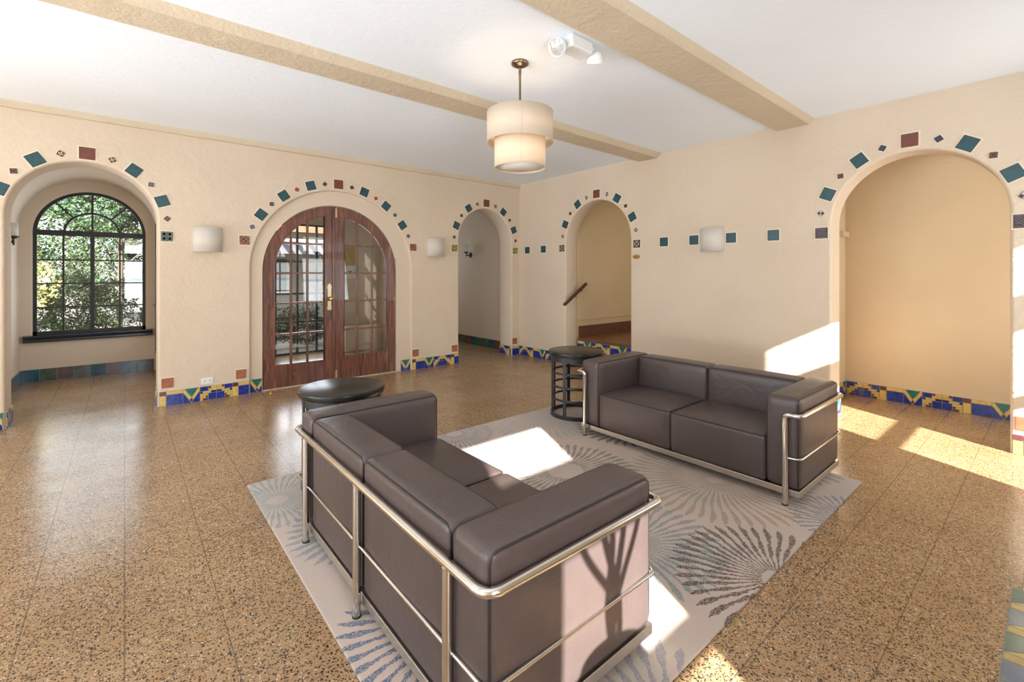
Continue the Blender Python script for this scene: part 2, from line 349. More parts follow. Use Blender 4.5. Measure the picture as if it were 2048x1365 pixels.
# ---------------------------------------------------------------- mesh helpers
class MB:
    def __init__(s): s.v = []; s.f = []; s.m = []; s.sm = []; s.mats = []
    def mi(s, m):
        if m not in s.mats: s.mats.append(m)
        return s.mats.index(m)
    def add(s, vs_, fs, m, smooth=False):
        b = len(s.v); s.v += [tuple(p) for p in vs_]; k = s.mi(m)
        for f in fs: s.f.append(tuple(b+i for i in f)); s.m.append(k); s.sm.append(smooth)
        return s
    def quad(s, a, b, c, d, m): return s.add([a, b, c, d], [(0, 1, 2, 3)], m)
    def box(s, x0, x1, y0, y1, z0, z1, m, bev=0.0):
        if bev:
            bm = bmesh.new(); bmesh.ops.create_cube(bm, size=1)
            for v in bm.verts: v.co = Vector(((x0+x1)/2+v.co.x*(x1-x0), (y0+y1)/2+v.co.y*(y1-y0), (z0+z1)/2+v.co.z*(z1-z0)))
            bmesh.ops.bevel(bm, geom=bm.edges[:], offset=bev, segments=2, profile=.5, affect='EDGES')
            bm.verts.index_update(); s.add([v.co for v in bm.verts], [[v.index for v in f.verts] for f in bm.faces], m); bm.free(); return s
        v = [(x, y, z) for z in (z0, z1) for y in (y0, y1) for x in (x0, x1)]
        return s.add(v, [(0, 2, 3, 1), (4, 5, 7, 6), (0, 1, 5, 4), (2, 6, 7, 3), (0, 4, 6, 2), (1, 3, 7, 5)], m)
    def tube(s, pts, r, m, n=12, closed=False, caps=True):
        pts = [Vector(p) for p in pts]; K = len(pts); rings = []
        rr = r if isinstance(r, (list, tuple)) else [r]*K
        def tan(i):
            a = pts[(i-1) % K] if closed or i > 0 else pts[i]; b = pts[(i+1) % K] if closed or i < K-1 else pts[i]
            return (b-a).normalized()
        t0 = tan(0); up = Vector((0, 0, 1)) if abs(t0.z) < .9 else Vector((1, 0, 0))
        nrm = (up-t0*up.dot(t0)).normalized(); V = []
        for i in range(K):
            t = tan(i); nrm = (nrm-t*nrm.dot(t)); nrm.normalize(); bn = t.cross(nrm)
            for j in range(n):
                a = 2*PI*j/n; V.append(pts[i]+(nrm*math.cos(a)+bn*math.sin(a))*rr[i])
        F = []
        for i in range(K if closed else K-1):
            i2 = (i+1) % K
            for j in range(n): F.append((i*n+j, i*n+(j+1) % n, i2*n+(j+1) % n, i2*n+j))
        s.add(V, F, m, True)
        if caps and not closed:
            s.add(V[:n], [tuple(range(n))[::-1]], m); s.add(V[-n:], [tuple(range(n))], m)
        return s
    def lathe(s, prof, m, n=48, a0=0, a1=2*PI, c=(0, 0, 0), smooth=True):
        full = abs(a1-a0-2*PI) < 1e-6; K = n if full else n+1; V = []
        for i in range(K):
            a = a0+(a1-a0)*i/n
            for (r, z) in prof: V.append((c[0]+r*math.cos(a), c[1]+r*math.sin(a), c[2]+z))
        P = len(prof); F = []
        for i in range(n):
            i2 = (i+1) % K
            for j in range(P-1): F.append((i*P+j, i2*P+j, i2*P+j+1, i*P+j+1))
        s.add(V, F, m, smooth); return s
    def prism(s, poly, y0, y1, m):     # polygon in xz extruded along y
        n = len(poly); V = [(x, y0, z) for x, z in poly]+[(x, y1, z) for x, z in poly]
        F = [tuple(range(n)), tuple(range(2*n-1, n-1, -1))]+[((i+1) % n, i, n+i, n+(i+1) % n) for i in range(n)]
        return s.add(V, F, m)
    def mesh(s, name):
        me = bpy.data.meshes.new(name); me.from_pydata(s.v, [], s.f)
        for m in s.mats: me.materials.append(M[m])
        me.polygons.foreach_set('material_index', s.m); me.polygons.foreach_set('use_smooth', s.sm); me.update()
        return me
    def build(s, name, parent=None, **kw):
        o = bpy.data.objects.new(name, s.mesh(name)); C.objects.link(o)
        if parent: o.parent = parent
        for k, v in kw.items(): o[k] = v
        return o
def empty(name, loc, rz=0, **kw):
    o = bpy.data.objects.new(name, None); C.objects.link(o); o.location = loc; o.rotation_euler = (0, 0, rz); o.empty_display_size = .1
    for k, v in kw.items(): o[k] = v
    return o
def copy_tree(o, parent=None, **kw):
    c = o.copy(); C.objects.link(c); c.parent = parent
    for ch in list(o.children): copy_tree(ch, c)
    for k, v in kw.items(): c[k] = v
    return c
def round_path(pts, r, n=6, closed=False):
    pts = [Vector(p) for p in pts]; out = []; K = len(pts)
    for i, p in enumerate(pts):
        if not closed and i in (0, K-1): out.append(p); continue
        a = pts[(i-1) % K]; b = pts[(i+1) % K]; da = (a-p).normalized(); db = (b-p).normalized()
        rr = min(r, (a-p).length*.49, (b-p).length*.49)
        for j in range(n+1):
            t = j/n; out.append((p+da*rr)*(1-t)**2+p*2*t*(1-t)+(p+db*rr)*t*t)
    return out
def cushion(mb, h, c, r, m, bulge=(0, 0, 0), nn=14, fn=None):
    """soft rounded block of half sizes h about c"""
    ax = []
    for k in range(3):
        e = [-h[k]+r*q for q in (0, .25, .55, 1)]; inner = h[k]-r
        ax.append(e+[-inner+2*inner*(i+1)/(nn) for i in range(nn-1)]+[-q for q in reversed(e)])
    idx = {}; V = []; F = []
    def vid(p):
        key = tuple(round(q, 5) for q in p)
        if key not in idx:
            q = Vector(p); inn = Vector([max(-(h[k]-r), min(h[k]-r, q[k])) for k in range(3)]); d = q-inn
            o = inn+(d.normalized()*r if d.length > 1e-9 else d)
            u = [q[k]/h[k] for k in range(3)]
            for k in range(3):
                i, j = (k+1) % 3, (k+2) % 3
                o[k] += bulge[k]*(abs(u[k])**6)*(1 if u[k] > 0 else -1)*max(0, 1-u[i]**2)**.8*max(0, 1-u[j]**2)**.8
            if fn: o = fn(o)
            idx[key] = len(V); V.append(tuple(o+Vector(c)))
        return idx[key]
    for k in range(3):
        i, j = (k+1) % 3, (k+2) % 3
        for sg in (-1, 1):
            for a in range(len(ax[i])-1):
                for b in range(len(ax[j])-1):
                    q = []
                    for (aa, bb) in ((a, b), (a+1, b), (a+1, b+1), (a, b+1)):
                        p = [0, 0, 0]; p[k] = sg*h[k]; p[i] = ax[i][aa]; p[j] = ax[j][bb]; q.append(vid(p))
                    F.append(tuple(q if sg > 0 else q[::-1]))
    mb.add(V, F, m, True)
def piping(mb, h, c, r, axis, side, m='leather_seam', rad=.0042):
    i, j = [k for k in range(3) if k != axis]; q = r*(1-.7071)
    hi, hj = h[i]-q, h[j]-q; P = []
    for si, sj in ((1, 1), (-1, 1), (-1, -1), (1, -1)):
        p = [0, 0, 0]; p[axis] = side*(h[axis]-q); p[i] = si*hi; p[j] = sj*hj; P.append([p[t]+c[t] for t in range(3)])
    mb.tube(round_path(P, r*1.1, 5, True), rad, m, 6, closed=True)

YA, XB, ZC = 6.14, 5.33, 2.98          # back wall plane, right wall plane, ceiling height

# ---------------------------------------------------------------- arched walls
def arch_path(c, r, spring, z0=0.0, n=32):
    return [(c-r, z0)]+[(c-r*math.cos(PI*i/n), spring+r*math.sin(PI*i/n)) for i in range(n+1)]+[(c+r, z0)]
def arch_wall(mb, to3, s0, s1, ztop, openings, m, D, bev=.022, back=True, mr=None):
    """to3(s, z, depth) -> point. openings: (centre, radius, spring, z_bottom)"""
    def face(depth, off):
        cur = s0
        for (c, r, sp, zb) in sorted(openings):
            ro = r+off
            mb.quad(to3(cur, 0, depth), to3(c-ro, 0, depth), to3(c-ro, ztop, depth), to3(cur, ztop, depth), m)
            pth = arch_path(c, ro, sp)[1:-1]
            for (a, za), (b, zb2) in zip(pth[:-1], pth[1:]):
                mb.quad(to3(a, za, depth), to3(b, zb2, depth), to3(b, ztop, depth), to3(a, ztop, depth), m)
            if zb > 0: mb.quad(to3(c-ro, 0, depth), to3(c+ro, 0, depth), to3(c+ro, zb, depth), to3(c-ro, zb, depth), m)
            cur = c+ro
        mb.quad(to3(cur, 0, depth), to3(s1, 0, depth), to3(s1, ztop, depth), to3(cur, ztop, depth), m)
    face(0, bev)
    if back: face(D, bev)
    prof = [(bev*(1-math.sin(a)), bev*(1-math.cos(a))) for a in [R(90)*i/4 for i in range(5)]]
    prof = prof+[(0, D*.5)]+([(o, D-d) for o, d in reversed(prof)] if back else [(0, D)])
    for (c, r, sp, zb) in openings:
        V = []; F = []; K = None
        for (o, d) in prof:
            p = arch_path(c, r+o, sp, zb); K = len(p); V += [to3(a, z, d) for a, z in p]
        for i in range(len(prof)-1):
            for j in range(K-1): F.append((i*K+j, i*K+j+1, (i+1)*K+j+1, (i+1)*K+j))
        mb.add(V, F, mr or m, True)
        if zb > 0: mb.quad(to3(c-r, zb, 0), to3(c+r, zb, 0), to3(c+r, zb, D), to3(c-r, zb, D), m)
toA = lambda s, z, d: (s, YA+d, z)
toB = lambda s, z, d: (XB+d, s, z)
A1 = (-.28, .548, 1.958, 0); AD = (2.18, 1.047, 1.458, 0); A2 = (4.605, .545, 1.95, 0)
B1 = (4.417, .61, 1.893, 0); B2 = (.853, .598, 1.902, 0)

mb = MB()
arch_wall(mb, toA, -4.0, .8, ZC, [A1], 'plaster', .33)
arch_wall(mb, toA, .8, 3.6, ZC, [AD], 'plaster', .04, bev=.012, back=False)
arch_wall(mb, toA, 3.6, XB, ZC, [A2], 'plaster', .33)
# plaster band round the doors, set back four centimetres, and the deep reveal behind it
DC, DR, DS = 2.138, .868, 1.445
po = arch_path(AD[0], AD[1], AD[2]); pi_ = arch_path(DC, DR, DS)
V = [(a, YA+.04, z) for a, z in po]+[(a, YA+.04, z) for a, z in pi_]; K = len(po)
mb.add(V, [(j, j+1, K+j+1, K+j) for j in range(K-1)], 'plaster_smooth')
V = [(a, YA+.04, z) for a, z in pi_]+[(a, YA+.33, z) for a, z in pi_]
mb.add(V, [(j, j+1, K+j+1, K+j) for j in range(K-1)], 'plaster_smooth', True)
mbk = arch_path(DC, DR, DS)[1:-1]
for (a, za), (b, zb) in zip(mbk[:-1], mbk[1:]): mb.quad((a, YA+.33, za), (b, YA+.33, zb), (b, YA+.33, ZC), (a, YA+.33, ZC), 'plaster')
mb.quad((.8, YA+.33, 0), (DC-DR, YA+.33, 0), (DC-DR, YA+.33, ZC), (.8, YA+.33, ZC), 'plaster')
mb.quad((DC+DR, YA+.33, 0), (3.6, YA+.33, 0), (3.6, YA+.33, ZC), (DC+DR, YA+.33, ZC), 'plaster')
mb.build('wall_back', kind='structure')
mb = MB(); arch_wall(mb, toB, -1.2, YA, ZC, [B1, B2], 'plaster', .27); mb.build('wall_right', kind='structure')

# window wall behind the camera with two tall windows and a third, added for skylight, further left
def rect_wall(mb, axis, p0, p1, s0, s1, ztop, ops, m):
    """slab between planes p0,p1 on the given axis with rectangular openings (a,b,z0,z1)"""
    def bx(a, b, z0, z1):
        if b-a < 1e-4 or z1-z0 < 1e-4: return
        if axis == 'y': mb.box(a, b, p0, p1, z0, z1, m)
        else: mb.box(p0, p1, a, b, z0, z1, m)
    cur = s0
    for (a, b, z0, z1) in sorted(ops):
        bx(cur, a, 0, ztop); bx(a, b, 0, z0); bx(a, b, z1, ztop); cur = b
    bx(cur, s1, 0, ztop)
YC = -1.2
WINS = [(-3.9, -2.75, .62, 2.49), (-.03, .985, .62, 2.49), (3.80, 5.05, .62, 2.49)]
mb = MB(); rect_wall(mb, 'y', YC-.14, YC, -4.14, XB+.27, ZC, WINS, 'plaster'); mb.build('wall_front', kind='structure')
LW = [(-.9, .9, .35, 2.75), (1.2, 3.0, .35, 2.75), (3.3, 5.1, .35, 2.75)]  # unseen windows added to let fill light in from the left
mb = MB(); rect_wall(mb, 'x', -4.14, -4.0, YC, YA+.33, ZC, LW, 'plaster'); mb.build('wall_left', kind='structure')
wi = 2
for (a, b, z0, z1) in WINS:
    f = MB(); y0, y1 = YC-.10, YC-.04
    f.box(a, a+.03, y0, y1, z0, z1, 'black_iron'); f.box(b-.03, b, y0, y1, z0, z1, 'black_iron')
    f.box(a+.03, b-.03, y0, y1, 1.812, 2.062, 'black_iron'); f.box(a+.03, b-.03, y0, y1, 1.206, 1.276, 'black_iron')
    f.box(a+.03, b-.03, y0, y1, z0, z0+.04, 'black_iron'); f.box(a+.03, b-.03, y0, y1, z1-.012, z1, 'black_iron')
    if abs(a+.03) < .01: f.box(b-.225, b-.03, y0, y1, z0, 1.812, 'black_iron')
    o = f.build('window_%d' % wi, kind='structure'); wi += 1
    g = MB(); g.quad((a+.03, YC-.07, z0), (b-.03, YC-.07, z0), (b-.03, YC-.07, z1), (a+.03, YC-.07, z1), 'glass'); g.build('pane', o)
for (a, b, z0, z1) in LW:
    f = MB(); x0, x1 = -4.1, -4.04
    f.box(x0, x1, a, a+.05, z0, z1, 'black_iron'); f.box(x0, x1, b-.05, b, z0, z1, 'black_iron')
    f.box(x0, x1, a+.05, b-.05, z0, z0+.05, 'black_iron'); f.box(x0, x1, a+.05, b-.05, z1-.05, z1, 'black_iron')
    f.box(x0, x1, (a+b)/2-.02, (a+b)/2+.02, z0+.05, z1-.05, 'black_iron')
    o = f.build('window_%d' % wi, kind='structure'); wi += 1
    g = MB(); g.quad((-4.07, a, z0), (-4.07, b, z0), (-4.07, b, z1), (-4.07, a, z1), 'glass'); g.build('pane', o)

# floor and ceiling
mb = MB(); mb.box(-4.14, 8.2, YC-.14, 8.76, -.12, 0, 'terrazzo'); mb.build('floor', kind='structure')
mb = MB(); mb.box(-4.14, XB+.27, YC-.14, YA+.33, ZC, ZC+.12, 'ceiling_paint'); mb.build('ceiling', kind='structure')
# ceiling beams and the narrow cornice over the back wall
def beam(n, ya, yb, yc, yd, zb):
    # rough hand trowelled arris: the lower edges wander a little
    m = MB(); random.seed(n); K = 60; V = []
    for i in range(K+1):
        x = -4+(XB+4)*i/K; j = lambda s: random.uniform(-s, s)
        V += [(x, ya, ZC), (x, yb-.006, zb+.012+j(.002)), (x, yb+.010, zb+j(.002)), (x, yc-.01, zb+j(.0015)), (x, yd, ZC)]
    F = [(i*5+k, i*5+k+1, i*5+k+6, i*5+k+5) for i in range(K) for k in range(4)]
    m.add(V, F, 'beam_paint', False); m.build('trim_%d' % n, kind='structure')
beam(1, 3.325, 3.375, 3.67, 3.675, 2.928)
beam(2, 1.597, 1.632, 1.955, 1.958, 2.932)
mb = MB(); V = []; random.seed(9)
for i in range(61):
    x = -4+(XB+4)*i/60; V += [(x, YA-.034, ZC), (x, YA-.036+random.uniform(-.002, .002), 2.935), (x, YA-.026, 2.922+random.uniform(-.002, .002)), (x, YA, 2.915)]
mb.add(V, [(i*4+k, i*4+k+1, i*4+k+5, i*4+k+4) for i in range(60) for k in range(3)], 'beam_paint'); mb.build('trim_3', kind='structure')

# ---------------------------------------------------------------- spaces beyond the arches
# bay with the arched window
BC, BR = -.34, .69; YW = 8.60
mb = MB(); pth = arch_path(BC, BR, 2.0, 0, 32)
V = [(a, YA+.33, z) for a, z in pth]+[(a, YW, z) for a, z in pth]; K = len(pth)
mb.add(V, [(j, j+1, K+j+1, K+j) for j in range(K-1)], 'plaster', True)
mb.build('wall_bay_side', kind='structure')
WO = (-.34, .577, 1.962, .607)
mb = MB(); arch_wall(mb, lambda s, z, d: (s, YW+d, z), BC-BR-.3, BC+BR+.2, ZC, [WO], 'plaster_smooth', .12, bev=.01, back=True); mb.build('wall_bay_back', kind='structure')
m = MB(); x0, x1 = .33, .349  # frame and pane added on the closed bay wall behind the fill lamp
m.box(x0, x1, 7.3, 7.34, .3, 2.15, 'black_iron'); m.box(x0, x1, 8.16, 8.2, .3, 2.15, 'black_iron'); m.box(x0, x1, 7.34, 8.16, .3, .34, 'black_iron'); m.box(x0, x1, 7.34, 8.16, 2.11, 2.15, 'black_iron'); m.box(x0, x1, 7.73, 7.77, .34, 2.11, 'black_iron')
o = m.build('window_9', kind='structure'); m = MB(); m.quad((.346, 7.34, .34), (.346, 8.16, .34), (.346, 8.16, 2.11), (.346, 7.34, 2.11), 'glass'); m.build('pane', o)
# vestibule behind the glazed doors
mb = MB(); rect_wall(mb, 'y', 8.65, 8.75, .85, 3.9, ZC, [(1.97, 3.0, 0, 2.3)], 'plaster_smooth')
mb.box(.85, .95, YA+.335, 8.65, 0, ZC, 'plaster_smooth'); mb.box(3.74, 3.86, YA+.335, 8.65, 0, ZC, 'plaster_smooth')
mb.build('wall_vestibule', kind='structure')
mb = MB(); mb.box(.55, 5.6, YA+.33, 9.9, ZC, ZC+.1, 'ceiling_paint'); mb.build('ceiling_vestibule', kind='structure')
mb = MB(); mb.box(3.04, 3.735, 8.28, 8.645, 0, .46, 'plaster_smooth', .015); mb.build('trim_5', kind='structure')
# passage behind the third arch
mb = MB(); mb.box(5.37, 5.5, YA+.33, 9.9, 0, ZC, 'plaster_smooth'); mb.box(3.86, 5.5, 9.8, 9.9, 0, ZC, 'plaster_smooth'); mb.box(3.74, 3.86, 8.75, 9.9, 0, ZC, 'plaster_smooth')
mb.build('wall_passage', kind='structure')
mb = MB(); mb.box(3.86, 5.37, 8.76, 9.8, -.12, 0, 'terrazzo'); mb.build('floor_passage', kind='structure')
# stair hall behind the arch on the right wall
mb = MB(); mb.box(XB+.27, 8.2, 5.035, 5.15, 0, ZC, 'plaster_yellow'); mb.box(8.1, 8.2, 2.6, 5.035, 0, ZC, 'plaster_yellow'); mb.box(XB+.27, 8.2, 2.5, 2.6, 0, ZC, 'plaster_yellow')
mb.box(XB+.27, 8.1, 5.018, 5.034, .665, .68, 'plaster_yellow'); mb.build('wall_stair', kind='structure')
mb = MB(); mb.box(XB+.27, 8.2, 2.5, 5.15, ZC, ZC+.1, 'ceiling_paint'); mb.build('ceiling_stair', kind='structure')
mb = MB(); mb.box(XB+.31, 8.1, 5.010, 5.034, .375, .565, 'brown_base'); mb.build('baseboard_stair', kind='structure')
# hall behind the large right arch
mb = MB(); mb.box(6.5, 6.6, -1.3, 1.73, 0, ZC, 'plaster_yellow'); mb.box(XB+.27, 6.5, 1.63, 1.73, 0, ZC, 'plaster_yellow'); mb.box(XB+.27, 6.5, -1.3, -1.2, 0, ZC, 'plaster_yellow')
mb.box(6.28, 6.5, 1.59, 1.63, 1.84, 1.90, 'plaster_yellow'); mb.build('wall_hall', kind='structure')
mb = MB(); mb.box(XB+.27, 6.6, -1.3, 1.73, ZC, ZC+.1, 'ceiling_paint'); mb.build('ceiling_hall', kind='structure')

# unseen block added above the rooms to keep the garden behind in shade
mb = MB(); mb.box(-2.3, 8.2, YC-.14, 8.75, ZC+.25, 8.2, 'house_wall'); mb.build('wall_shade_block', kind='structure')
# stairs
t = empty('stair_steps', (XB+.06, 4.417, 0), label='tiled steps with brown stone treads rising through the arch on the right wall', category='stairs')
m = MB(); m.box(0, .22, -.60, .60, 0, .155, 'brown_base'); m.build('riser', t)
m = MB(); m.box(-.02, .24, -.60, .60, .155, .19, 'stone_tread', .006); m.build('tread', t)
m = MB(); m.box(.235, 2.6, -1.7, .59, .345, .378, 'stone_tread'); m.box(.215, .26, -.605, .60, .335, .380, 'brown_base', .01); m.build('landing', t)
stairs = t

# ---------------------------------------------------------------- patterned tile baseboards
H_B = .155
PAT = [('narrow', .060), ('blue', .145), ('vee', .155), ('step', .155), ('pets', .155)]
PER = sum(w_ for _, w_ in PAT)
def tile_polys(kind, w_):
    h = H_B; out = []
    def rc(x0, x1, z0, z1, m): out.append(([(x0*w_, z0*h), (x1*w_, z0*h), (x1*w_, z1*h), (x0*w_, z1*h)], m))
    if kind == 'narrow': rc(0, 1, .70, 1, 'glaze_maroon'); rc(0, 1, 0, .70, 'glaze_yellow')
    elif kind == 'blue': rc(0, 1, .74, 1, 'glaze_yellow'); rc(0, 1, 0, .74, 'glaze_blue')
    elif kind == 'vee':
        P = [([(.10, 1), (.5, .38), (.9, 1)], 'glaze_green'),
             ([(0, 1), (0, .78), (.40, .19), (.5, .34), (.07, 1)], 'glaze_yellow'), ([(1, 1), (.93, 1), (.5, .34), (.60, .19), (1, .78)], 'glaze_yellow'),
             ([(.5, .34), (.40, .18), (.5, .03), (.60, .18)], 'glaze_maroon'),
             ([(0, .74), (0, 0), (.49, 0), (.38, .17)], 'glaze_blue'), ([(1, .74), (.62, .17), (.51, 0), (1, 0)], 'glaze_blue')]
        for p, m in P: out.append(([(a*w_, b*h) for a, b in p], m))
    else:
        S = [(0, 3, 0, 2, 'glaze_blue'), (3, 4, 0, 1, 'glaze_maroon'), (4, 6, 0, 1, 'glaze_yellow'), (3, 6, 1, 2, 'glaze_yellow'),
             (0, 1, 2, 3, 'glaze_navy'), (1, 4, 2, 3, 'glaze_yellow'), (4, 6, 2, 3, 'glaze_navy'), (0, 3, 3, 4, 'glaze_yellow'),
             (3, 6, 3, 6, 'glaze_blue'), (0, 2, 4, 5, 'glaze_yellow'), (2, 3, 4, 5, 'glaze_maroon'), (0, 1, 5, 6, 'glaze_yellow'), (1, 3, 5, 6, 'glaze_maroon')]
        for x0, x1, r0, r1, m in S:
            a, b = x0/6, x1/6
            if kind == 'pets': a, b = 1-b, 1-a
            rc(a, b, 1-r1/6, 1-r0/6, m)
    return out
def clip(poly, s0, s1):
    for lim, sg in ((s0, 1), (s1, -1)):
        o = []
        for i in range(len(poly)):
            p, q = poly[i], poly[(i+1) % len(poly)]; ip = sg*(p[0]-lim) >= 0; iq = sg*(q[0]-lim) >= 0
            if ip: o.append(p)
            if ip != iq: k = (lim-p[0])/(q[0]-p[0]); o.append((lim, p[1]+k*(q[1]-p[1])))
        poly = o
        if len(poly) < 3: return []
    return poly
def inset(poly, g):
    cx = sum(p[0] for p in poly)/len(poly); cz = sum(p[1] for p in poly)/len(poly)
    hw = max(abs(p[0]-cx) for p in poly) or 1; hh = max(abs(p[1]-cz) for p in poly) or 1
    return [(cx+(p[0]-cx)*(1-g/hw), cz+(p[1]-cz)*(1-g/hh)) for p in poly]
def tile_strip(mb, org, d, nrm, length, phase=0.0, plain=None, z0=0.0, h=H_B):
    """org: start on the wall at floor level, d: direction, nrm: out of the wall"""
    org = Vector(org); d = Vector(d); nrm = Vector(nrm); up = Vector((0, 0, 1))
    def P(s, z, o): return tuple(org+d*s+up*(z+z0)+nrm*o)
    V = [P(s, z, o) for o in (.0005, .009) for (s, z) in ((0, 0), (length, 0), (length, h), (0, h))]
    mb.add(V, [(4, 5, 6, 7), (7, 6, 2, 3), (0, 4, 7, 3), (1, 2, 6, 5)], 'grout')
    def put(poly, m):
        poly = clip(poly, .001, length-.001)
        if len(poly) < 3: return
        q = inset(poly, .0022)
        xs = [p[0] for p in q]
        if max(xs)-min(xs) < .003: return
        n = len(q); a = [P(s, z, .009) for s, z in q]; q2 = inset(q, .0012); b = [P(s, z, .013) for s, z in q2]
        mb.add(a+b, [tuple(range(n, 2*n))]+[(i, (i+1) % n, n+(i+1) % n, n+i) for i in range(n)], m)
    if plain:
        s = -phase; i = 0
        while s < length:
            put([(s, 0), (s+plain[1], 0), (s+plain[1], h), (s, h)], plain[0][i % len(plain[0])]); s += plain[1]; i += 1
    else:
        s = -(phase % PER); i = 0
        while s < length:
            k, w_ = PAT[i % 5]
            if s+w_ > 0:
                for poly, m in tile_polys(k, w_): put([(a+s, b) for a, b in poly], m)
            s += w_; i += 1
mb = MB()
X0 = A1[0]+A1[1]
tile_strip(mb, (X0+.012, YA, 0), (1, 0, 0), (0, -1, 0), AD[0]-AD[1]-X0-.024, 0)
tile_strip(mb, (AD[0]-AD[1], YA+.04, 0), (1, 0, 0), (0, -1, 0), .13, PAT[0][1]+PAT[1][1]+.0)
tile_strip(mb, (3.075, YA+.04, 0), (1, 0, 0), (0, -1, 0), .15, PAT[0][1]+PAT[1][1])
tile_strip(mb, (3.236, YA, 0), (1, 0, 0), (0, -1, 0), 4.052-3.236, 0)
tile_strip(mb, (5.16, YA, 0), (1, 0, 0), (0, -1, 0), .168, PAT[0][1])
tile_strip(mb, (-4.0, YA, 0), (1, 0, 0), (0, -1, 0), 4.0-.84, .45)
tile_strip(mb, (A1[0]-A1[1], YA+.32, 0), (0, -1, 0), (1, 0, 0), .31, .10)
tile_strip(mb, (X0, YA+.015, 0), (0, 1, 0), (-1, 0, 0), .31, .10)
tile_strip(mb, (A2[0]+A2[1], YA+.32, 0), (0, -1, 0), (-1, 0, 0), .31, .45)
mb.build('baseboard_back', kind='structure')
mb = MB()
tile_strip(mb, (XB, YA, 0), (0, -1, 0), (-1, 0, 0), YA-5.04, .36)
tile_strip(mb, (XB, 3.795, 0), (0, -1, 0), (-1, 0, 0), 3.795-1.465, .36)
tile_strip(mb, (XB, .243, 0), (0, -1, 0), (-1, 0, 0), 1.4, 0)
tile_strip(mb, (XB+.26, 1.451, 0), (-1, 0, 0), (0, -1, 0), .24, .2)
tile_strip(mb, (XB+.26, 5.027, 0), (-1, 0, 0), (0, -1, 0), .24, .2)
mb.build('baseboard_right', kind='structure')
mb = MB()
tile_strip(mb, (6.5, 1.615, 0), (0, -1, 0), (-1, 0, 0), 2.8, .36)
tile_strip(mb, (6.14, 1.63, 0), (1, 0, 0), (0, -1, 0), .345, .0)
mb.build('baseboard_hall', kind='structure')
mb = MB()
PL = (['base_teal', 'base_green', 'base_plum', 'base_slate', 'base_teal', 'base_plum', 'base_teal', 'base_slate', 'base_plum'], .165)
tile_strip(mb, (BC-BR+.012, YW, 0), (1, 0, 0), (0, -1, 0), 2*BR-.03, 0, PL, h=.165)
tile_strip(mb, (BC-BR, YW-.012, 0), (0, -1, 0), (1, 0, 0), YW-.02-YA-.34, 0, (['base_slate', 'base_teal', 'base_green', 'base_rust'], .165), h=.165)
mb.build('baseboard_bay', kind='structure')
mb = MB()
tile_strip(mb, (5.37, 9.7, 0), (0, -1, 0), (-1, 0, 0), 9.7-6.48, .05, (['base_teal', 'base_rust', 'base_green', 'base_rust', 'base_teal', 'base_green', 'base_green'], .19), h=.165)
mb.build('baseboard_passage', kind='structure')
m = MB(); tile_strip(m, (.22, .60, 0), (0, -1, 0), (-1, 0, 0), 1.2, .08, z0=.182); m.build('tiled_riser', stairs, label='colourful patterned tile riser')

# floor inlay of glazed pieces by the camera's right
t = MB(); x0, x1, y0, y1 = 1.72, 3.04, -.62, .138
t.box(x0, x1, y0, y1, 0.0002, .003, 'grout')
def flat(poly, m):
    cx = sum(p[0] for p in poly)/len(poly); cy = sum(p[1] for p in poly)/len(poly)
    q = [(cx+(a-cx)*.955, cy+(b-cy)*.955) for a, b in poly]; n = len(q)
    t.add([(a, b, .003) for a, b in q]+[(a, b, .005) for a, b in q], [tuple(range(n, 2*n))]+[(i, (i+1) % n, n+(i+1) % n, n+i) for i in range(n)], m)
x = x1; w_ = .15; i = 0
while x-w_-.045 > x0:
    for yy in (y1-.19, y1-.38, y1-.57):
        flat([(x, yy), (x, yy+.19), (x-w_, yy+.19)], 'inlay_glass' if i % 2 else 'inlay_green')
        flat([(x, yy), (x-w_, yy+.19), (x-w_-.0, yy+.13), (x-.05, yy)], 'inlay_gold')
        flat([(x-.055, yy), (x-w_, yy+.12), (x-w_, yy)], 'glaze_navy' if i % 2 else 'inlay_glass')
        flat([(x-w_, yy), (x-w_, yy+.19), (x-w_-.045, yy+.19), (x-w_-.045, yy)], 'inlay_gold')
    x -= w_+.048; i += 1
t.build('tile_inlay', label='strip of green, gold and blue glazed triangles set in the floor at bottom right', category='floor tiles')

